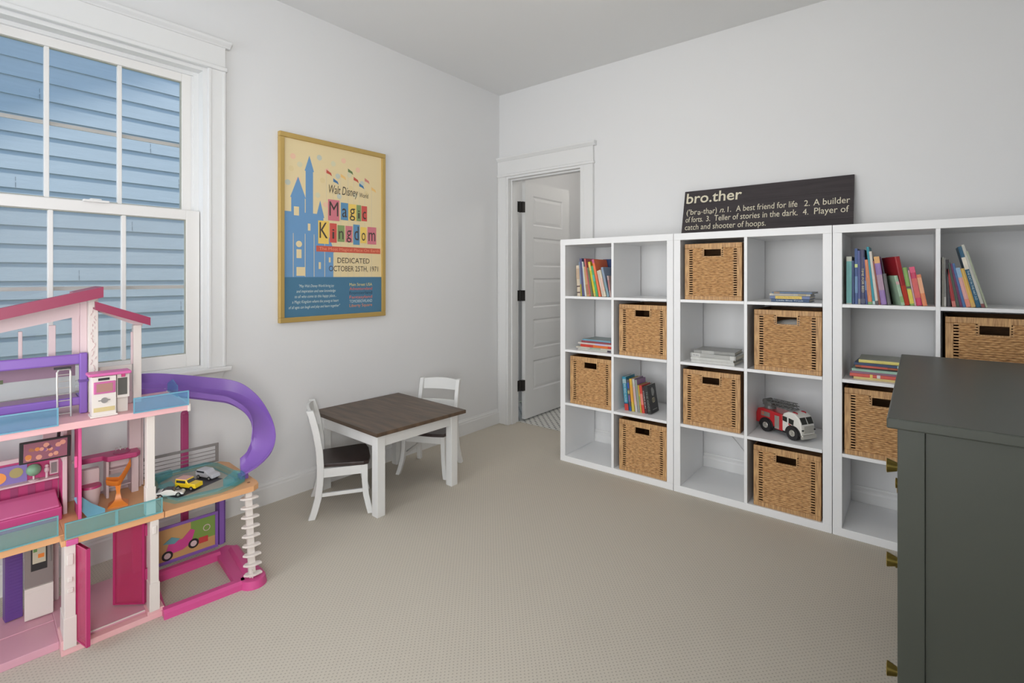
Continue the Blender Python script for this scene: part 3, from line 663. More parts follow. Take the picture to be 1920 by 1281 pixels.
m.cyl((.115, .44, .0158), (.115, .44, .0161), .018, seg=20)
for x0, x1 in ((.08, .083), (.15, .153), (.205, .208), (.272, .275)): m.box(x0, x1, .255, .50, .0158, .0161)
m.build('picture_windows', po)
m = MB(sky)          # scattered pale dots, flags and poles
dots = [(.08, .93), (.12, .89), (.07, .86), (.24, .95), (.29, .88), (.33, .93), (.26, .82), (.36, .86), (.40, .96), (.44, .88), (.31, .78), (.37, .74), (.5, .92), (.23, .73), (.45, .8), (.53, .84), (.28, .68), (.48, .76), (.56, .78), (.05, .78), (.11, .8)]
pal = [(214, 176, 150), (196, 190, 160), (205, 186, 140), (178, 182, 170)]
for i, (a, b_) in enumerate(dots): m.cyl((a, b_, .015), (a, b_, .0152), .016, seg=16, mat=M('dot_%d' % (i % 4), pal[i % 4], .5))
polem = M('pole_line', (190, 180, 160), .5)
fl = [(.285, .86, (176, 76, 60)), (.33, .815, (70, 110, 150)), (.38, .85, (214, 176, 110)), (.43, .89, (90, 110, 70)), (.47, .845, (176, 76, 60)), (.51, .812, (60, 110, 150)), (.55, .85, (190, 120, 110)), (.6, .80, (214, 180, 110))]
for x_, z_, c_ in fl:
    m.box(x_-.001, x_+.001, .235, z_+.03, .015, .0153, polem)
    m.prism([(x_, z_+.028), (x_+.03, z_+.012), (x_+.036, z_-.006), (x_+.022, z_+.002), (x_, z_+.008)], 'z', .0153, .0156, M('flag_%d_%d' % (c_[0], c_[2]), c_, .5))
m.build('flags', po)
ink = M('poster_ink', (66, 58, 52), .5)
tiles = {'p': (190, 110, 120), 'b': (84, 130, 164), 'y': (222, 184, 92), 'g': (120, 140, 90), 'r': (186, 78, 70)}
m = MB(ink)
def tiled(word, cols, xs, zc, hs):
    for ch, c_, (x0, x1), h_ in zip(word, cols, xs, hs):
        m.box(x0, x1, zc-h_/2, zc+h_/2, .0161, .0165, M('tile_'+c_, tiles[c_], .5))
        hh = .085 if ch in 'MKdb' else .062
        xm = (x0+x1)/2; q = .007 if ch == 'i' else (x1-x0)/2-.008
        put_text(m, ch, xm-q, xm+q, zc-.034+(.008 if ch == 'g' else 0), hh*(h_/.125), .0172, ink)
tiled('Magic', 'pbygr', [(.295, .370), (.380, .430), (.433, .487), (.490, .522), (.526, .566)], .652, [.125, .105, .1, .1, .095])
tiled('Kingdom', 'yrgpbyp', [(.232, .300), (.306, .352), (.358, .405), (.412, .460), (.466, .512), (.518, .562), (.570, .636)], .516, [.135, .115, .1, .1, .125, .1, .11])
m.build('letter_tiles', po)
m = MB(ink)
put_text(m, 'Walt Disney', .30, .50, .752, .05, .0162, shear=.2); put_text(m, 'World', .51, .575, .752, .028, .0162)
put_text(m, 'DEDICATED', .357, .585, .338, .032, .0162); put_text(m, 'OCTOBER 25TH, 1971', .301, .650, .288, .032, .0162)
m.box(.220, .667, .402, .436, .0161, .0165, M('banner_red', (186, 84, 64), .5))
put_text(m, 'The Most Magical Place On Earth', .238, .658, .412, .017, .0167, M('banner_ink', (214, 140, 110), .5))
m.build('title_lettering', po); m = MB(ink)
pw_ = M('pale_ink', (190, 200, 196), .5)
for i, (s_, x0, x1) in enumerate([('"May Walt Disney World bring joy', .115, .335), ('and inspiration and new knowledge', .10, .345), ('to all who come to this happy place...', .09, .35), ('a Magic Kingdom where the young at heart', .075, .365), ('of all ages can laugh and play and learn together"', .055, .375)]):
    put_text(m, s_, x0, x1, .195-.03*i, .016, .016, pw_, shear=.25)
m.build('quote_lettering', po); m = MB(ink)
for i, (s_, c_) in enumerate([('Main Street USA', (205, 190, 120)), ('Adventureland', (196, 96, 76)), ('Frontierland', (40, 60, 80)), ('Fantasyland', (200, 110, 90)), ('TOMORROWLAND', (180, 195, 200)), ('Liberty Square', (206, 130, 80))]):
    put_text(m, s_, .44, .605, .198-.026*i, .018, .016, M('ink_%d' % i, c_, .5))
m.build('lettering', po)

# ================================================================== TABLE
tb = thing('play_table', 'low children\'s table with dark stained top and white square legs', 'table', (.335, -1.396, 0), (0, 0, R(-1.5)))
m = MB(dark_wood); m.T = Matrix.Rotation(R(-1.1), 4, 'Z'); m.box(-.324, .334, -.300, .306, .427, .447, bev=.003); m.build('tabletop', tb)
lx0, lx1, ly0, ly1 = -.29, .281, -.270, .286
for x_ in (lx0, lx1-.048):
    for y_ in (ly0, ly1-.048): B(x_, x_+.048, y_, y_+.048, 0, .427, white_wood, bev=.002).build('leg', tb)
m = MB(white_wood)
m.box(lx0+.048, lx1-.048, ly0+.006, ly0+.024, .355, .427); m.box(lx0+.048, lx1-.048, ly1-.024, ly1-.006, .355, .427)
m.box(lx0+.006, lx0+.024, ly0+.048, ly1-.048, .355, .427); m.box(lx1-.024, lx1-.006, ly0+.048, ly1-.048, .355, .427)
m.build('apron', tb, bevel=.002)

# ================================================================== CHAIRS
def chair(label, loc, rz):
    t = thing('child_chair', label, 'chair', loc, (0, 0, rz), 'small white chairs at the play table')
    # seat board with a bowed front
    pts = [(-.118, -.118), (.118, -.118), (.150, .085), (.140, .112), (.07, .124), (-.07, .124), (-.140, .112), (-.150, .085)]
    m = MB(dark_seat); m.prism(pts, 'z', .247, .266); m.build('seat', t, bevel=.004)
    def bar(name, path, a, b_):    # path of (x,y,z); rectangular section a (x) by b (y)
        m = MB(white_wood); m.loft([[(x-a/2, y-b_/2, z), (x+a/2, y-b_/2, z), (x+a/2, y+b_/2, z), (x-a/2, y+b_/2, z)] for x, y, z in path]); return m.build(name, t, bevel=.003, smooth=True)
    for s_ in (-1, 1):
        bar('leg', [(s_*.158, .120, 0), (s_*.150, .112, .03), (s_*.138, .098, .09), (s_*.132, .092, .16), (s_*.13, .092, .247)], .026, .03)
        bar('leg', [(s_*.146, -.166, 0), (s_*.142, -.152, .04), (s_*.136, -.136, .10), (s_*.131, -.127, .18), (s_*.128, -.125, .26), (s_*.128, -.130, .34), (s_*.128, -.145, .43), (s_*.128, -.164, .51), (s_*.128, -.176, .545)], .026, .034)
        m = MB(white_wood); m.obox((s_*.128, -.016, .222), (.018, .2, .045), (0, 0, 0)); m.obox((s_*.134, -.016, .113), (.014, .24, .018)); m.build('side_rail', t, bevel=.002)
    m = MB(white_wood); m.box(-.118, .118, .083, .101, .2, .245); m.box(-.118, .118, -.133, -.115, .2, .245); m.build('seat_rail', t, bevel=.002)
    for z0, z1, yb in ((.475, .540, -.168), (.375, .410, -.140)):
        m = MB(white_wood); n = 10; rings = []
        for i in range(n+1):
            x = -.118+.236*i/n; y = yb-.016*math.cos((i/n-.5)*PI); zz = z1+(.008*math.cos((i/n-.5)*PI) if z1 > .5 else 0)
            rings.append([(x, y-.007, z0), (x, y+.007, z0), (x, y+.0, zz), (x, y-.014, zz)])
        m.loft(rings); m.build('back_rail', t, smooth=True)
    return t
ch = chair('small white chair with dark seat at the window end of the play table', (.325, -1.67, 0), R(-32))
copy_thing(ch, (.322, -1.064, 0), (0, 0, R(204)), 'small white chair with dark seat tucked under the door end of the play table')

# ================================================================== DRESSER
DX, DY0, DY1, DZ = 2.691, -1.916, -.803, .93
dr = thing('dresser', 'dark green painted dresser with brass knobs at the right edge', 'dresser', (DX, DY0, 0))
dw, dl = .47, DY1-DY0
m = MB(green_paint); m.box(0, dw, 0, dl, DZ-.022, DZ, bev=.003); m.build('top_panel', dr)
bx, by = .018, .012
m = MB(green_paint)
m.box(bx, bx+.045, by, by+.03, 0, DZ-.022); m.box(dw-.06, dw-.01, by, by+.03, 0, DZ-.022); m.box(bx+.045, dw-.06, by, by+.03, .06, .12); m.box(bx+.045, dw-.06, by+.006, by+.022, .12, DZ-.022)
m.box(bx, bx+.045, dl-by-.03, dl-by, 0, DZ-.022); m.box(dw-.06, dw-.01, dl-by-.03, dl-by, 0, DZ-.022); m.box(bx+.045, dw-.06, dl-by-.022, dl-by-.006, .06, DZ-.022)
m.box(bx+.02, dw-.01, by+.03, dl-by-.03, .06, .075); m.box(dw-.02, dw-.01, by+.03, dl-by-.03, .075, DZ-.022)
m.build('body', dr, bevel=.0015)
rows = [(.675, .895, .785), (.455, .667, .565), (.12, .447, .310)]
def knob(par, yk, kz):
    kk = MB(brass); kk.cyl((bx+.003, yk, kz), (bx-.008, yk, kz), .007, .008, 20); kk.cyl((bx-.004, yk, kz), (bx-.023, yk, kz), .010, .0165, 24); kk.cyl((bx-.023, yk, kz), (bx-.0242, yk, kz), .0165, .0145, 24)
    kk.build('knob', par, smooth=True)
ya, ym, yb2 = by+.034, .826, dl-by-.034
for za, zb2, kz in rows:
    d_ = B(bx+.003, bx+.02, ya, ym-.003, za, zb2, green_paint, bev=.002).build('drawer', dr)
    for yk in (.150, .710): knob(d_, yk, kz)
d_ = B(bx+.003, bx+.02, ym+.003, yb2, .12, .895, green_paint, bev=.002).build('door', dr); knob(d_, ym+.03, .5)

# ================================================================== FIRE TRUCK
red = M('truck_red', (176, 34, 40), .3, coat=.5); twhite = M('truck_white', (208, 206, 200), .3, coat=.4); chrome = M('chrome_plastic', (190, 188, 180), .25, .75, k=.8); winb = M('truck_window', (40, 42, 40), .15)
grey_l = M('ladder_grey', (92, 92, 90), .4)
f_ = Vector((.873, -.487)); tk = thing('toy_fire_truck', 'red and white toy fire truck with grey ladder on the shelf', 'toy truck', (2.198, -.252, rowz(2)+.002), (0, 0, math.atan2(f_.y, f_.x)))
hw = .048
m = MB(blackm); m.box(-.14, .118, -.036, .036, .018, .036)
for wx in (-.084, .078):
    for s_ in (-1, 1):
        pts = [(wx+.045*math.cos(a), .028+.045*math.sin(a)) for a in [PI*i/10 for i in range(11)]]
        m.prism(pts, 'y', s_*(hw+.004), s_*(hw-.012))
m.build('chassis', tk, bevel=.001)
m = MB(red); pr_ = [(-.152, .036), (-.152, .085), (-.142, .112), (-.12, .118), (.01, .112), (.014, .108), (.014, .026), (-.03, .026), (-.03, .036)]
m.prism(pr_, 'y', -hw+.002, hw-.002); m.build('rear_body', tk, bevel=.004)
m = MB(chrome); m.box(-.032, -.004, -hw+.0, -hw+.004, .030, .098); 
for i in range(9): m.box(-.029, -.007, -hw-.001, -hw+.001, .045+i*.0055, .0475+i*.0055)
m.box(-.118, -.062, -hw, -hw+.003, .078, .102, M('side_panel_grey', (120, 116, 108), .4))
m.cyl((-.106, -hw-.001, .092), (-.106, -hw+.002, .092), .009, mat=M('panel_spot', (170, 100, 80), .4))
m.build('side_panel', tk); m = MB(chrome); m.box(-.032, -.004, hw-.004, hw, .030, .098); m.build('side_panel', tk)
m = MB(twhite); pc = [(.014, .03), (.014, .108), (.022, .122), (.05, .136), (.085, .134), (.108, .118), (.122, .092), (.126, .06), (.128, .03)]
m.prism(pc, 'y', -hw, hw); m.build('cab', tk, bevel=.005, smooth=True)
for s_ in (-1, 1):
    y0, y1 = sorted((s_*(hw+.001), s_*(hw-.003)))
    MB(winb).prism([(.018, .084), (.044, .080), (.044, .106), (.018, .108)], 'y', y0, y1).build('side_window', tk)
    MB(winb).prism([(.053, .078), (.080, .074), (.083, .100), (.053, .105)], 'y', y0, y1).build('side_window', tk)
for ya, yb2 in ((-.041, -.003), (.003, .041)): MB(winb).loft([[(.1105, ya, .117), (.1105, yb2, .117), (.1085, yb2, .1175), (.1085, ya, .1175)], [(.1248, ya, .087), (.1248, yb2, .087), (.1215, yb2, .087), (.1215, ya, .087)]]).build('windscreen', tk)
m = MB(chrome); m.box(.124, .131, -.036, .036, .042, .078, bev=.003); m.box(.120, .136, -.05, .05, .014, .036, bev=.004)
for i in range(6): m.box(.130, .1325, -.032, .032, .046+i*.005, .0485+i*.005)
m.box(.126, .131, -.046, -.038, .055, .062, blackm); m.box(.126, .131, .038, .046, .055, .062, blackm)
m.build('grille', tk)
m = MB(M('light_red', (150, 30, 40), .2, coat=.6)); m.sph((.075, -.03, .132), .011, (1.5, .8, .7)); m.sph((.075, .03, .132), .011, (1.5, .8, .7)); m.build('beacon', tk, smooth=True)
m = MB(red); m.obox((.075, -hw-.0008, .066), (.05, .001, .006), (0, .35, 0)); m.obox((.088, -hw-.0008, .056), (.03, .001, .004), (0, .5, 0)); m.build('stripe', tk)
for wx in (-.084, .078):
    for s_ in (-1, 1):
        a, b_ = s_*(hw-.016), s_*(hw+.008)
        m = MB(blackm); m.cyl((wx, a, .034), (wx, b_, .034), .034, seg=28)
        for i in range(20):
            an = 2*PI*i/20; m.obox((wx+.0334*math.cos(an), (a+b_)/2, .034+.0338*math.sin(an)), (.003, .022, .005), (0, -an, 0))
        wh = m.build('wheel', tk, smooth=True)
        m = MB(chrome); m.cyl((wx, s_*(hw+.0075), .034), (wx, s_*(hw+.0095), .034), .017, .015, 20); m.cyl((wx, s_*(hw+.009), .034), (wx, s_*(hw+.014), .034), .007, .005, 12)
        for i in range(6): an = 2*PI*i/6; m.cyl((wx+.011*math.cos(an), s_*(hw+.009), .034+.011*math.sin(an)), (wx+.011*math.cos(an), s_*(hw+.0115), .034+.011*math.sin(an)), .002, seg=8)
        m.build('hub', wh, smooth=True)
lad = MB(grey_l); lad.cyl((-.10, 0, .116), (-.10, 0, .132), .03, .026, 20); lad.box(-.125, -.075, -.022, .022, .130, .150, bev=.004); lad.cyl((-.115, -.025, .152), (-.115, .025, .152), .014, seg=16)
def truss(x0, z0, x1, z1, hw_, th_):
    for s_ in (-1, 1):
        lad.tube([(x0, s_*hw_, z0), (x1, s_*hw_, z1)], .0024, 6); lad.tube([(x0, s_*hw_, z0+th_), (x1, s_*hw_, z1+th_)], .0024, 6)
        n = 8
        for i in range(n):
            a, b_ = i/n, (i+1)/n; za, zb2 = z0+(z1-z0)*a, z0+(z1-z0)*b_
            p, q = ((x0+(x1-x0)*a, s_*hw_, za), (x0+(x1-x0)*b_, s_*hw_, zb2+th_)) if i % 2 == 0 else ((x0+(x1-x0)*a, s_*hw_, za+th_), (x0+(x1-x0)*b_, s_*hw_, zb2))
            lad.tube([p, q], .0018, 5)
    for i in range(9):
        a = i/8; lad.tube([(x0+(x1-x0)*a, -hw_, z0+(z1-z0)*a), (x0+(x1-x0)*a, hw_, z0+(z1-z0)*a)], .002, 5)
truss(-.13, .135, .06, .142, .020, .016); truss(-.09, .154, .055, .160, .014, .012)
lad.build('ladder', tk)

# ================================================================== DOLLHOUSE  (local x = along the front, y = depth towards the wall, z = up)
TH_ = R(4.3)
DH = (.595, -2.87, 0)
drot = (0, 0, PI/2-TH_)
def dloc(s_, d_, z_):
    return (DH[0]+s_*math.sin(TH_)-d_*math.cos(TH_), DH[1]+s_*math.cos(TH_)+d_*math.sin(TH_), z_)
dh = thing('dollhouse', 'large pink three-storey toy dollhouse with purple slide under the window', 'dollhouse', DH, drot)
lpink = M('doll_light_pink', (192, 144, 158), .45); pk2 = M('doll_pale_pink', (206, 160, 162), .45); hot = M('doll_hot_pink', (184, 68, 124), .38); mag = M('doll_magenta', (170, 56, 106), .4)
roofm = M('doll_roof_red', (126, 38, 68), .42); dwhite = M('doll_white', (198, 190, 184), .45); pwhite = M('doll_pink_white', (190, 170, 172), .45)
purp = M('doll_purple', (118, 84, 158), .38); purp2 = M('doll_dark_purple', (88, 58, 124), .4); orng = M('doll_orange_deck', (198, 148, 104), .5); orange = M('doll_orange', (206, 118, 44), .35)
teal_t = see_through('doll_clear_teal', (104, 150, 154), .26); blue_t = see_through('doll_clear_blue', (104, 146, 168), .3); mag_t = see_through('doll_clear_magenta', (172, 62, 104), .48); fro = see_through('doll_frosted', (170, 172, 170), .6)
gry = M('doll_grey', (122, 118, 116), .4); silver = M('doll_silver', (176, 174, 168), .3, .6)
def part(name, mat, *boxes, bevel=.0015, parent=None, smooth=False):
    m = MB(mat)
    for b_ in boxes: m.box(*b_[:6], b_[6] if len(b_) > 6 else None)
    return m.build(name, parent or dh, bevel=bevel, smooth=smooth)
# bases
part('base', lpink, (-.45, -.012, .052, .36, 0, .026), (-.45, -.012, .20, .205, .026, .029))
part('base', pk2, (-.012, .268, 0, .36, 0, .02), (-.012, .268, .03, .36, .02, .03, lpink), (-.012, -.004, 0, .1, .02, .05), (.03, .215, .022, .028, .03, .034, dwhite), (.218, .268, 0, .06, .02, .034))
m = MB(hot)
def rbar(p, q, wd, h_): 
    p, q = Vector((*p, 0)), Vector((*q, 0)); d = (q-p).normalized(); n = Vector((-d.y, d.x, 0))*wd/2
    m.loft([[c-n, c-n*.9+Vector((0, 0, h_*.7)), c-n*.45+Vector((0, 0, h_)), c+n*.45+Vector((0, 0, h_)), c+n*.9+Vector((0, 0, h_*.7)), c+n] for c in (p, q)])
rbar((.262, -.01), (.53, -.026), .05, .03); rbar((.262, .27), (.53, .27), .05, .032)
m.prism([(.500, -.005), (.515, .24), (.52, .30), (.57, .315), (.60, .28), (.605, .1), (.61, .0), (.60, -.05), (.55, -.07), (.52, -.045)], 'z', 0, .022)
m.cyl((.56, -.035, 0), (.56, -.035, .03), .05, .044, 28); rbar((.56, -.02), (.585, .26), .05, .034); rbar((.262, 0), (.285, .27), .03, .02)
m.build('base', dh, smooth=True)
# ground posts
def post(name, s0, s1, d0, d1, z0, z1, mat=dwhite, collar=.1, lab=None):
    o = part(name, mat, (s0, s1, d0, d1, z0+collar-.002, z1), (s0-.0025, s1+.0025, d0-.003, d1, z0, z0+collar))
    return o
p_ = post('post', -.004, .024, 0, .09, .02, .353); 
for a in ((.002, .018, .29, .325), (.004, .016, .235, .25), (.003, .018, .2, .215)): MB(dwhite).box(a[0], a[1], -.006, 0, a[2], a[3], bev=.002).build('light_switch', p_)
p_ = post('post', .226, .252, 0, .045, .03, .353); q = MB(dwhite); q.box(.232, .245, -.006, 0, .305, .335, bev=.003); q.build('light_switch', p_)
post('post', .216, .240, 0, .035, .375, .73); post('post', .225, .243, .074, .10, .03, .353, pwhite, .05)
part('post', pwhite, (-.012, .012, .335, .36, .03, .353)); part('post', pwhite, (.235, .262, .33, .36, .03, .353))
part('post', pwhite, (.222, .262, .33, .36, .375, .73)); part('post', pwhite, (.262, .272, .345, .37, .375, .73))
# garage doors
def gdoor(p, q, z0, z1):
    p, q = Vector(p), Vector(q); d = (q-p); n = Vector((-d.y, d.x)).normalized()*.004
    m = MB(mag_t); m.loft([[(*(p-n), z), (*(q-n), z), (*(q+n), z), (*(p+n), z)] for z in (z0, z1)])
    o = m.build('garage_door', dh)
    m = MB(M('doll_magenta_edge', (164, 44, 96), .35)); n *= 1.3; u = d.normalized()*.004
    for a in (p, q): m.loft([[(*(a-u-n), z), (*(a+u-n), z), (*(a+u+n), z), (*(a-u+n), z)] for z in (z0, z1)])
    for z in (z0, z1-.004): m.loft([[(*(a-n), z), (*(a+n), z), (*(a+n), z+.004), (*(a-n), z+.004)] for a in (p, q)])
    m.build('door_edge', o)
gdoor((.029, .008), (.047, -.062), .034, .35); gdoor((.221, .066), (.147, .137), .036, .35)
part('hinge', mag, (.222, .236, .062, .073, .12, .16)); part('hinge', mag, (.222, .236, .062, .073, .28, .32))
# mid floor
part('floor_deck', orng, (-.45, .0, .05, .40, .353, .375), (.0, .268, -.002, .40, .353, .375), (-.012, .0, .0, .05, .353, .372))
part('name_plate', M('doll_plate', (190, 86, 140), .4), (.0, .03, -.006, -.001, .353, .372))
m = MB(orng); m.prism([(.270, -.004), (.575, .0), (.600, .02), (.605, .05), (.598, .36), (.575, .40), (.270, .40)], 'z', .353, .375); m.cyl((.573, .05, .375), (.573, .05, .3765), .006, mat=M('doll_hole', (120, 84, 60), .6)); m.build('floor_deck', dh, bevel=.003)
# upper floor
part('floor_deck', pk2, (-.45, .342, -.02, .36, .732, .755), (.337, .346, -.022, .36, .728, .757, dwhite))
# teal / blue translucent balustrades
def panel(name, mat, s0, s1, d, z0, z1, edge, side=False):
    m = MB(mat); m.box(s0, s1, d, d+.0035, z0, z1) if not side else m.box(d, d+.0035, s0, s1, z0, z1); o = m.build(name, dh)
    m = MB(edge); e = .004
    for a in ((s0, s0+e, z0, z1), (s1-e, s1, z0, z1), (s0, s1, z0, z0+e), (s0, s1, z1-e, z1)):
        if side: m.box(d-.0005, d+.004, a[0], a[1], a[2], a[3])
        else: m.box(a[0], a[1], d-.0005, d+.004, a[2], a[3])
    m.build('panel_rim', o); return o
tedge = M('doll_teal_edge', (98, 144, 146), .35); bedge = M('doll_blue_edge', (98, 144, 164), .35)
panel('balcony_panel', teal_t, -.004, .130, -.006, .376, .43, tedge); panel('balcony_panel', teal_t, .130, .262, -.006, .376, .43, tedge)
panel('balcony_panel', teal_t, -.45, -.014, .046, .376, .443, tedge)
panel('balcony_panel', blue_t, -.45, -.02, -.024, .752, .81, bedge); panel('balcony_panel', blue_t, .173, .340, -.024, .752, .806, bedge)
m = MB(blue_t); m.prism([(.13, .757), (.27, .757), (.27, .79), (.20, .815), (.13, .80)], 'x', .338, .342); m.build('balcony_panel', dh)
# left room: walls, shelf, pictures, TV
m = MB(mag); m.box(-.45, .012, .36, .372, .375, .56)
stripe = M('doll_wall_stripe', (146, 58, 100), .45)
for i in range(10): m.box(-.43+i*.045, -.41+i*.045, .3585, .361, .378, .47, stripe)
m.build('back_wall', dh)
part('window_frame', pwhite, (-.45, .03, .355, .372, .56, .575), (-.45, .03, .355, .372, .71, .732), (-.03, .03, .355, .372, .575, .71), (-.16, -.15, .36, .37, .575, .71))
part('wall_shelf', pwhite, (-.45, .012, .325, .36, .483, .489))
part('partition', pwhite, (.014, .026, .235, .36, .375, .73)); part('partition', mag, (.0125, .0145, .25, .355, .378, .56))
m = MB(M('doll_print_purple', (120, 104, 160), .5)); m.box(-.20, -.072, .355, .36, .489, .552); m.cyl((-.145, .354, .515), (-.145, .3555, .515), .02, mat=M('doll_print_orange', (214, 140, 70), .5)); m.cyl((-.10, .354, .525), (-.10, .3555, .525), .018, mat=M('doll_print_olive', (150, 140, 90), .5)); m.build('wall_picture', dh)
m = MB(M('doll_globe', (110, 150, 120), .4)); m.sph((-.055, .345, .526), .021, seg=20); m.cyl((-.055, .345, .489), (-.055, .345, .508), .003, mat=pwhite); m.cyl((-.055, .345, .489), (-.055, .345, .492), .014, mat=pwhite); m.build('globe', dh, smooth=True)
m = MB(pwhite); m.cyl((-.02, .345, .489), (-.02, .345, .51), .004); m.sph((-.02, .345, .517), .008, (1, 1, 1.4)); m.sph((-.02, .345, .531), .006); m.build('figurine', dh, smooth=True)
m = MB(pwhite); m.box(.006, .034-.02, .352, .36, .50, .545); m.box(-.012, .012, .351, .36, .495, .545); m.box(-.008, .008, .3495, .352, .50, .538, gry); m.build('photo_frame', dh)
# TV (two screws and an arm)
t_ = MB(blackm); t_.T = Matrix.Translation((-.034, .2, .628)) @ Euler((0, R(1.0), R(3))).to_matrix().to_4x4()
t_.box(-.066, .066, -.004, .006, -.037, .037, bev=.002); tv = t_.build('television', dh)
scr = MB(M('tv_pink', (132, 84, 98), .35)); scr.T = Matrix.Translation((-.034, .2, .628)) @ Euler((0, R(1.0), R(3))).to_matrix().to_4x4()
scr.box(-.056, .056, -.0052, -.004, -.031, .031)
random.seed(11)
for i in range(22):
    c_ = random.choice([(150, 96, 70), (96, 60, 80), (70, 50, 60), (196, 140, 120), (120, 80, 120), (190, 120, 60), (190, 170, 160)])
    a, b_ = random.uniform(-.044, .044), random.uniform(-.024, .018); r_ = random.uniform(.004, .009)
    scr.cyl((a, -.0053-.0001*(i % 4), b_), (a, -.005, b_), r_, seg=12, mat=M('tv_%d_%d' % c_[:2], c_, .4))
scr.build('screen', tv)
m = MB(blackm); m.tube([(.0, .215, .65), (.005, .24, .69), (.012, .27, .728)], .005); m.build('television_arm', tv)
# centre room: wardrobe door, frames, vanity
wd_ = part('wardrobe_door', mag, (.046, .053, .135, .24, .378, .728)); part('door_rim', M('doll_pink_edge', (208, 84, 140), .4), (.045, .054, .131, .137, .376, .73), parent=wd_)
part('door_handle', M('doll_pink_edge'), (.036, .044, .14, .15, .56, .60), parent=wd_)
part('window_frame', pwhite, (.03, .262, .355, .37, .70, .732), (.03, .05, .355, .37, .375, .70), (.03, .262, .355, .37, .375, .385), (.222, .262, .352, .37, .375, .7), (.05, .222, .355, .37, .515, .525))
van = MB(mag); van.prism([(.07, .36), (.07, .31), (.135, .305), (.145, .275), (.235, .265), (.25, .285), (.25, .36)], 'z', .516, .536)
vn = van.build('vanity_counter', dh, bevel=.004); m = MB(hot); m.cyl((.195, .31, .5355), (.195, .31, .5375), .028, seg=24, mat=M('doll_basin', (150, 30, 90), .35)); m.build('basin', vn)
m = MB(silver); m.tube([(.18, .335, .536), (.18, .335, .548), (.185, .325, .55)], .002); m.tube([(.21, .335, .536), (.21, .335, .545)], .003); m.tube([(.195, .34, .536), (.195, .34, .55), (.195, .325, .552)], .002); m.build('tap', vn)
part('vanity_cabinet', pwhite, (.143, .152, .285, .35, .375, .516), (.222, .245, .285, .35, .375, .516), (.152, .222, .33, .345, .45, .516), (.152, .222, .30, .345, .474, .478), (.152, .222, .3, .345, .408, .412))
# right deck: railing, pool, pole, spiral stair, posts, scooter panel
m = MB(gry)
m.box(.272, .566, .397, .403, .452, .464); m.box(.272, .566, .397, .403, .378, .386); m.box(.553, .566, .397, .403, .386, .452)
for i in range(3): z_ = .4+.0165*i; m.box(.272, .555, .399, .401, z_, z_+.0035)
m.build('railing', dh, bevel=.001)
m = MB(M('doll_pole_magenta', (152, 54, 100), .4)); m.box(.420, .450, .406, .424, .0, .62, bev=.006); m.sph((.435, .415, .62), .0152, (1, .6, .9)); m.build('pole', dh)
rim_o = [(.285, .10), (.31, .04), (.46, .02), (.51, .035), (.565, .07), (.575, .12), (.545, .34), (.51, .385), (.34, .385), (.295, .33)]
cen = Vector((.42, .2)); inn = lambda k: [tuple(cen+(Vector(p)-cen)*k) for p in rim_o]
m = MB(teal_t)
m.loft([[(x, y, .376) for x, y in rim_o], [(x, y, .392) for x, y in rim_o], [(x, y, .393) for x, y in inn(.93)], [(x, y, .385) for x, y in inn(.86)], [(x, y, .379) for x, y in inn(.80)]], cap=False)
m.prism([(.31, .28), (.37, .33), (.37, .36), (.31, .35)], 'z', .385, .406); m.prism([(.29, .12), (.34, .17), (.34, .22), (.29, .20)], 'z', .385, .404); m.prism([(.485, .075), (.52, .04), (.568, .075), (.57, .12), (.55, .145)], 'z', .38, .408)
m.build('pool', dh, smooth=False)
m = MB(M('doll_pool_floor', (150, 146, 134), .5)); m.prism(inn(.86), 'z', .3755, .3785); m.build('pool_floor', dh)
pm = part('scooter_panel', purp, (.30, .535, .30, .308, .035, .048), (.30, .535, .30, .308, .18, .192), (.30, .312, .30, .308, .048, .18), (.523, .535, .30, .308, .048, .18))
m = MB(M('print_tan', (176, 140, 92), .5)); m.box(.312, .523, .303, .306, .048, .18); m.box(.43, .523, .3025, .3035, .09, .18, M('print_green', (110, 140, 66), .5))
pr1 = M('print_pink', (182, 64, 128), .45)
m.prism([(.335, .07), (.35, .115), (.40, .12), (.43, .15), (.445, .14), (.43, .09), (.40, .075)], 'y', .301, .3025, pr1); m.prism([(.33, .12), (.37, .11), (.39, .125), (.36, .14)], 'y', .3005, .3022, M('print_teal', (90, 140, 150), .5))
m.cyl((.345, .3005, .068), (.345, .3022, .068), .02, mat=blackm); m.cyl((.44, .3005, .085), (.44, .3022, .085), .02, mat=blackm); m.cyl((.44, .300, .085), (.44, .3006, .085), .012, mat=pwhite); m.cyl((.345, .300, .068), (.345, .3006, .068), .012, mat=pwhite)
m.box(.46, .495, .301, .3025, .075, .1, M('print_red', (176, 60, 60), .5)); m.cyl((.49, .301, .135), (.49, .3022, .135), .014, mat=pwhite); m.cyl((.49, .3005, .135), (.49, .302, .135), .011, mat=M('print_green'))
m.build('scooter_print', pm)
part('purple_post', purp2, (.537, .572, .325, .352, .03, .353), (.545, .564, .318, .326, .03, .353, purp))
m = MB(dwhite); n_ = 9
sp0 = Vector((.556, -.036, .03)); sp1 = Vector((.560, .018, .352))
m.loft([[(p.x-.012, p.y-.006, p.z), (p.x+.012, p.y-.006, p.z), (p.x+.012, p.y+.008, p.z), (p.x-.012, p.y+.008, p.z)] for p in (sp0, sp1)])
m.box(.552, .5545, -.05, -.04, .03, .06)
spz = m.build('spiral_stair', dh)
for i in range(n_):
    p = sp0.lerp(sp1, (i+.35)/n_); m = MB(dwhite); a = R(-14)
    m.T = Matrix.Translation(p) @ Matrix.Rotation(a, 4, 'Z')
    m.prism([(-.031, -.006), (-.018, -.018), (.010, -.022), (.036, -.012), (.030, .004), (.0, .012), (-.022, .008)], 'z', -.004, .0035); m.build('stair_tread', spz, bevel=.001)
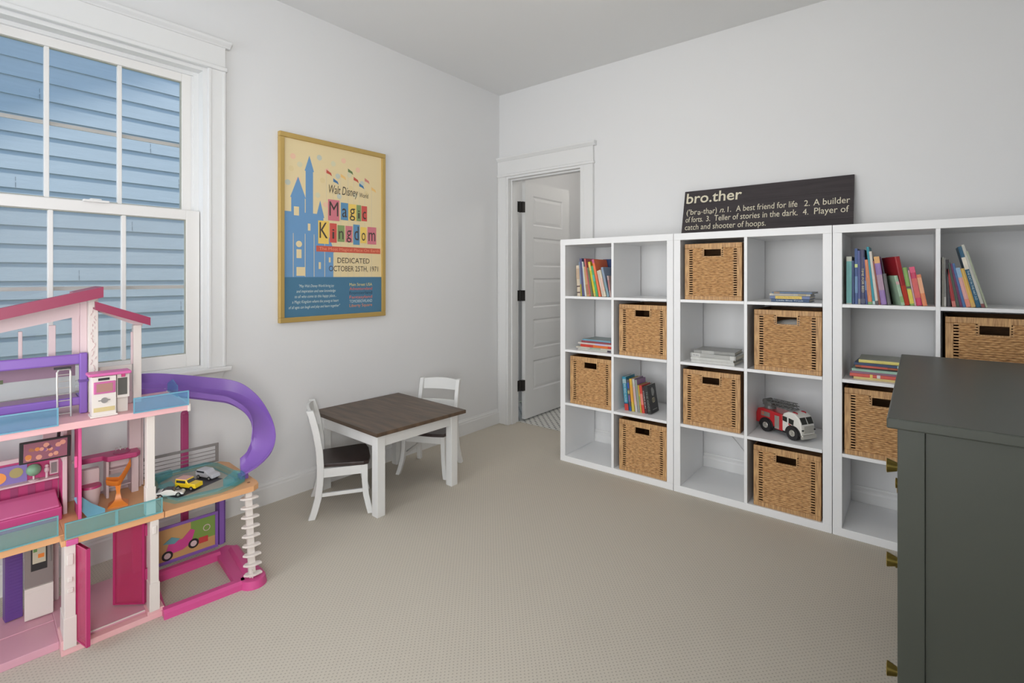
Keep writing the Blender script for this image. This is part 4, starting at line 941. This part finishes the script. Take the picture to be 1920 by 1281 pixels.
# upper storey
part('column', dwhite, (.068, .095, .10, .16, .755, 1.150), (.05, .068, .13, .16, .755, 1.140, pwhite))
lat = MB(M('doll_lattice', (176, 150, 150), .5)); random.seed(5)
for i in range(34):
    z_ = .80+i*.0095; x_ = .0815+random.uniform(-.006, .006)
    if z_ < 1.11: lat.obox((x_, .0995, z_), (.0022, .002, .009), (0, random.uniform(-.5, .5), 0))
lat.build('lattice', dh)
part('window_frame', pwhite, (.095, .20, .15, .162, .868, .90, dwhite), (.095, .20, .152, .16, .755, .80), (.158, .2, .152, .16, .80, .868), (.196, .203, .15, .158, .9, 1.02))
part('post', dwhite, (.203, .228, .145, .175, .755, 1.045)); 
part('window_frame', pwhite, (-.104, -.094, .15, .16, .95, 1.045), (-.03, -.012, .15, .16, .95, 1.06), (.03, .05, .15, .16, .95, 1.11), (-.25, -.24, .15, .16, .95, 1.02), (-.45, .05, .15, .16, .945, .955))
m = MB(pwhite); m.prism([(-.45, 1.015), (.068, 1.142), (.068, 1.092), (-.45, .975)], 'y', .15, .16); m.prism([(.08, 1.128), (.235, 1.05), (.228, 1.035), (.08, 1.11)], 'y', .15, .16); m.build('gable_frame', dh)
m = MB(roofm); 
def slab(s0, z0, s1, z1, th, d0, d1): m.prism([(s0, z0), (s1, z1), (s1, z1-th), (s0, z0-th)], 'y', d0, d1)
slab(-.45, 1.052, .101, 1.191, .036, .04, .06); slab(-.45, 1.045, .03, 1.166, .03, .20, .215); slab(-.45, 1.03, .101, 1.168, .006, .06, .2); m.prism([(.03, 1.172), (.101, 1.191), (.101, 1.155), (.03, 1.137)], 'y', .06, .215); m.build('roof', dh)
m = MB(roofm); slab(.080, 1.141, .236, 1.077, .029, .045, .065); slab(.080, 1.119, .236, 1.055, .006, .065, .2); m.build('roof', dh)
# slide
def slide():
    cp = [(.20, .33, .775), (.30, .33, .765), (.395, .325, .742), (.500, .315, .712), (.585, .297, .685), (.645, .258, .640), (.675, .205, .583), (.674, .155, .525), (.648, .122, .470), (.608, .112, .430), (.568, .118, .402)]
    pts = []
    def cr(a, b_, c, d, t): return .5*((2*b_)+(-a+c)*t+(2*a-5*b_+4*c-d)*t*t+(-a+3*b_-3*c+d)*t**3)
    for i in range(len(cp)-1):
        P = [cp[max(i-1, 0)], cp[i], cp[i+1], cp[min(i+2, len(cp)-1)]]
        for k in range(8): pts.append(Vector([cr(*[p[j] for p in P], k/8) for j in range(3)]))
    pts.append(Vector(cp[-1])); rings = []
    W = .041; n = len(pts)
    for i, p in enumerate(pts):
        d = (pts[min(i+1, n-1)]-pts[max(i-1, 0)]); d.z = 0; d.normalize(); s = Vector((d.y, -d.x, 0)); f = i/(n-1)
        g = max(0, min(1, (f-.42)/.3)); g = g*g*(3-2*g); hI = .016*(1-g)+.034*g; hO = (.042+.018*math.sin(PI*f))*(1-g)+.014*g; tl = -.22*(1-g)+.38*g; wd = (W+.003*g)*(1-.25*max(0, f-.85)/.15)
        # s points to the outer? choose outer = right-hand side of travel flipped
        prof = [(-wd-.003, hO), (-wd, hO), (-wd+.004, .01), (-wd*.6, .001), (0, -.001), (wd*.6, .001), (wd-.004, .01), (wd, hI), (wd+.003, hI), (wd+.002, -.006), (wd*.8, -.018), (0, -.014), (-wd*.6, -.008), (-wd-.002, .006)]
        rings.append([p+s*a+Vector((0, 0, b_+a*tl)) for a, b_ in prof])
    m = MB(purp); m.loft(rings); return m.build('slide', dh, smooth=True)
sl = slide()
part('slide_foot', purp, (.560, .590, .100, .140, .375, .394), parent=sl)

# ---- loose doll furniture (each stands on the house floors)
def dthing(name, label, cat, group=None): return thing(name, label, cat, DH, drot, group)
def dpart(t, name, mat, *boxes, bevel=.0012): 
    m = MB(mat)
    for b_ in boxes: m.box(*b_[:6], b_[6] if len(b_) > 6 else None)
    return m.build(name, t, bevel=bevel)
def at_d(t, s_, d_, z_, rz=0): t.location = dloc(s_, d_, z_); t.rotation_euler = (0, 0, drot[2]+rz)
t = thing('toy_refrigerator', 'grey and white toy fridge on the dollhouse ground floor', 'toy furniture'); at_d(t, -.084, .252, .029, R(-2))
dpart(t, 'body', dwhite, (0, .074, .006, .05, 0, .315))
q = dpart(t, 'door', M('fridge_grey', (130, 122, 120), .35, .4), (0, .074, 0, .006, .115, .305)); dpart(t, 'drawer', dwhite, (0, .074, 0, .006, .006, .112), (.002, .072, -.001, .0, .096, .098))
dpart(q, 'display', blackm, (.016, .058, -.002, 0, .17, .262), (.020, .054, -.0028, -.002, .195, .25, M('fridge_print', (176, 170, 150), .4)), (.034, .05, -.0032, -.0028, .212, .226, orange), (.022, .032, -.0032, -.0028, .235, .246, M('fridge_green', (90, 130, 70), .4)))
m = MB(gry); m.tube([(.067, 0, .19), (.067, -.008, .195), (.067, -.008, .27), (.067, 0, .275)], .002); m.build('handle', q)
t = thing('toy_cabinet', 'tall purple louvred toy cabinet panel left of the toy fridge', 'toy furniture'); at_d(t, -.130, .30, .029, R(8))
m = MB(purp2); m.box(0, .045, 0, .035, 0, .32)
for i in range(26): m.box(.008, .043, -.0015, 0, .02+i*.0112, .026+i*.0112)
m.build('panel', t, bevel=.001)
t = thing('toy_sofa', 'pink toy sofa bed on the dollhouse middle floor', 'toy furniture'); at_d(t, -.40, .19, .375)
m = MB(hot); m.box(0, .408, 0, .14, 0, .045, bev=.003); m.build('sofa_base', t)
m = MB(M('sofa_pink', (192, 96, 140), .42)); m.prism([(.002, .045), (.135, .045), (.135, .072), (.1, .07), (.002, .052)], 'x', .002, .402); m.build('cushion', t, bevel=.004)
t = thing('toy_chair', 'orange toy swivel chair in the dollhouse middle room', 'toy furniture'); at_d(t, .165, .19, .375, R(-12))
m = MB(orange); m.loft([[(.030*a, .026*b_, z) for a, b_ in ((-1, -1), (1, -1), (1, 1), (-1, 1))] for z in (0, .004)]+[[(.017*a, .015*b_, .014) for a, b_ in ((-1, -1), (1, -1), (1, 1), (-1, 1))], [(.010*a, .008*b_, .022) for a, b_ in ((-1, -1), (1, -1), (1, 1), (-1, 1))], [(.0055*a, .005*b_, .05) for a, b_ in ((-1, -1), (1, -1), (1, 1), (-1, 1))], [(.009*a, .008*b_, .080) for a, b_ in ((-1, -1), (1, -1), (1, 1), (-1, 1))]])
m.build('pedestal', t, smooth=True)
m = MB(orange); rings = []
for i in range(15):
    f = i/14; x = -.036+.072*f; z = .078+.012*math.cos(f*PI*1.2)*0+.062*max(0, f-.52)**1.15/.43**1.15*.95+.012*(1-f)**3; wv = .026*math.sin(PI*(.2+.62*f))
    rings.append([(x, -wv, z+.016), (x, -wv*.6, z+.002), (x, 0, z-.004), (x, wv*.6, z+.002), (x, wv, z+.016), (x+.002, wv*.6, z-.003), (x+.002, 0, z-.010), (x+.002, -wv*.6, z-.003)])
m.loft(rings); m.build('seat_shell', t, smooth=True)
t = thing('toy_toilet', 'pale pink toy toilet with magenta lid beside the wardrobe door', 'toy furniture'); at_d(t, .092, .235, .375)
m = MB(pwhite); m.cyl((0, 0, 0), (0, 0, .075), .02, .03, 24); m.box(-.028, .028, .02, .05, 0, .135, bev=.006); m.build('bowl', t, smooth=True)
m = MB(mag); m.cyl((0, 0, .075), (0, 0, .083), .031, .029, 24); m.build('lid', t, smooth=True)
o = MB(see_through('clear_ice', (120, 176, 196), .7)); o.prism([(-.03, 0), (.03, .0), (.014, .055), (-.014, .055)], 'x', 0, .01)
t = thing('toy_tray', 'clear blue toy scoop fallen beside the pink toy toilet', 'toy'); at_d(t, .083, .165, .3755, R(20))
m = MB(MATS['clear_ice']); m.loft([[(-.02, -.02, .0), (.03, -.028, .0), (.034, -.02, .01), (-.018, -.008, .014)], [(-.03, .01, .03), (.0, .005, .022), (.008, .012, .034), (-.024, .02, .042)], [(-.036, .03, .062), (-.016, .026, .058), (-.014, .03, .064), (-.034, .034, .068)]]); m.build('scoop', t, smooth=True)
t = thing('toy_stove', 'white and pink toy oven on the dollhouse top floor', 'toy furniture'); at_d(t, .060, -.012, .7555, R(0))
m = MB(dwhite); m.box(.004, .068, .004, .05, .004, .135); m.box(0, .072, 0, .055, 0, .006, bev=.001); m.build('oven_body', t, bevel=.0015)
m = MB(M('oven_door_pink', (174, 88, 136), .35)); m.box(.008, .066, -.001, .005, .078, .118, bev=.002); m.box(.015, .058, -.002, -.001, .084, .112, M('oven_glass', (150, 112, 104), .2)); m.build('oven_door', t)
m = MB(M('oven_trim', (184, 166, 120), .4)); m.box(.008, .064, .002, .005, .018, .032); m.cyl((.036, .003, .055), (.036, -.001, .055), .009, mat=gry); m.box(.02, .052, .001, .004, .0535, .0565, gry); m.box(.020, .05, .002, .004, .122, .130, blackm); m.build('control_panel', t)
m = MB(M('counter_pink', (184, 88, 142), .38)); m.box(-.006, .110, -.004, .06, .137, .147, bev=.003); m.build('counter', t)
m = MB(dwhite); m.box(.072, .106, .015, .05, .055, .137); m.box(.074, .100, .013, .016, .064, .122, M('niche_dark', (74, 72, 68), .4)); m.box(.083, .093, .004, .014, .126, .137, mag); m.box(.072, .106, .04, .05, 0, .055); m.build('side_cabinet', t)
t = thing('toy_bunk_bed', 'purple toy bunk bed along the dollhouse top floor', 'toy furniture'); at_d(t, -.40, .10, .7555)
m = MB(purp); m.box(0, .448, 0, .012, .170, .205, bev=.005); m.box(0, .448, -.002, .012, .030, .058, bev=.005); m.box(.444, .466, -.004, .014, 0, .208, bev=.004); m.box(.0, .02, 0, .014, 0, .2); m.box(.442, .468, -.006, .014, .108, .116, purp2); m.box(.445, .465, .014, .1, .18, .2); m.box(.445, .465, .014, .1, .03, .055)
m.build('bed_frame', t)
m = MB(M('bed_mattress', (150, 124, 150), .7)); m.box(0, .444, .014, .10, .035, .056, bev=.004); m.box(0, .444, .014, .10, .172, .192, bev=.004); m.build('mattress', t)
m = MB(fro); m.box(0, .444, .104, .107, .058, .17); m.build('frosted_panel', t); m = MB(M('bed_print', (132, 106, 122), .6)); m.box(0, .444, .100, .1035, .118, .165); m.box(.19, .262, .0985, .1, .115, .128, M('bed_leaf', (84, 92, 64), .6)); m.build('printed_strip', t)
t = thing('toy_ladder', 'silver toy ladder leaning on the purple bunk bed', 'toy furniture'); at_d(t, -.014, .088, .7555)
m = MB(silver); 
for x_ in (0, .034): m.tube([(x_, -.01, 0), (x_, 0, .15), (x_+(.004 if x_ == 0 else -.004), .0, .158)], .0028)
m.tube([(.004, 0, .158), (.03, 0, .158)], .0022); m.build('rails', t, smooth=True)
for i in range(7):
    m = MB(silver); z_ = .012+i*.0215; m.tube([(0, -.01+.01*z_/.15, z_), (.034, -.01+.01*z_/.15, z_)], .0017, 6); m.build('rung', t)
m = MB(blackm); m.box(-.008, .036, -.002, .010, .160, .166); m.build('hook', t)

# ---- toy cars parked in the dollhouse pool
def car(name, label, s_, d_, rz, body, glass_c, kind):
    t = thing(name, label, 'toy car', group='toy cars parked in the dollhouse pool'); at_d(t, s_, d_, .3795, rz); t.scale = (1.3,)*3
    bm_ = M('car_'+name+kind, body, .3, coat=.5)
    m = MB(bm_); hw2 = .0155
    if kind == 'jeep': prof = [(-.036, .007), (-.036, .020), (-.034, .031), (.004, .031), (.011, .021), (.036, .020), (.037, .007)]
    elif kind == 'suv': prof = [(-.036, .007), (-.036, .019), (-.031, .029), (.005, .029), (.014, .020), (.034, .018), (.037, .007)]
    else: prof = [(-.036, .006), (-.035, .017), (-.018, .020), (-.008, .024), (.006, .022), (.014, .016), (.034, .011), (.037, .005)]
    m.prism(prof, 'y', -hw2, hw2); m.build('body', t, bevel=.002)
    m = MB(M('car_glass', (46, 48, 54), .12))
    zt = prof[3][1]
    if kind != 'sport':
        for s2 in (-1, 1): m.box(-.030, .002, min(s2*hw2, s2*(hw2+.0004)), max(s2*hw2, s2*(hw2+.0004)), .0205, zt-.003)
        m.loft([[(.0055, -hw2+.002, zt-.002), (.0055, hw2-.002, zt-.002), (.0045, hw2-.002, zt-.002), (.0045, -hw2+.002, zt-.002)], [(.0122, -hw2+.002, .0215), (.0122, hw2-.002, .0215), (.010, hw2-.002, .0215), (.010, -hw2+.002, .0215)]])
        m.box(-.0365, -.034, -hw2+.003, hw2-.003, .021, zt-.003)
    else:
        m.prism([(-.02, .0195), (-.009, .0245), (.007, .0225), (.014, .0165)], 'y', -hw2+.003, hw2-.003)
    m.build('windows', t)
    for wx in (-.022, .023):
        for s2 in (-1, 1):
            m = MB(blackm); m.cyl((wx, s2*(hw2-.005), .0065), (wx, s2*(hw2+.001), .0065), .0065, seg=16); m.cyl((wx, s2*(hw2+.001), .0065), (wx, s2*(hw2+.0015), .0065), .0035, mat=silver, seg=12); m.build('wheel', t, smooth=True)
    if kind == 'jeep': m = MB(M('roof_pale', (196, 158, 150), .4)); m.box(-.033, .002, -hw2+.001, hw2-.001, .0305, .0325); m.build('roof', t)
    if kind == 'sport': m = MB(blackm); m.box(-.030, -.02, -hw2-.0003, hw2+.0003, .010, .014); m.box(-.036, -.030, -hw2, hw2, .020, .022); m.box(.0, .03, -.004, .004, .0165, .0172); m.build('spoiler', t)
    return t
car('toy_car', 'white and black toy sports car, leftmost in the dollhouse pool', .315, .125, R(-25), (206, 204, 200), 0, 'sport')
car('toy_car', 'yellow toy off-road car with pale roof in the pool', .385, .155, R(-58), (222, 184, 30), 0, 'jeep')
car('toy_car', 'silver toy SUV with dark windscreen in the pool', .47, .215, R(-66), (172, 172, 176), 0, 'suv')
t = thing('toy_mat', 'dark grey toy road mat lying in the dollhouse pool under the cars', 'toy'); at_d(t, .395, .165, .3786, R(25))
m = MB(M('mat_dark', (70, 68, 74), .6)); m.box(-.095, .105, -.05, .055, -.0003, .0006); m.build('mat', t)
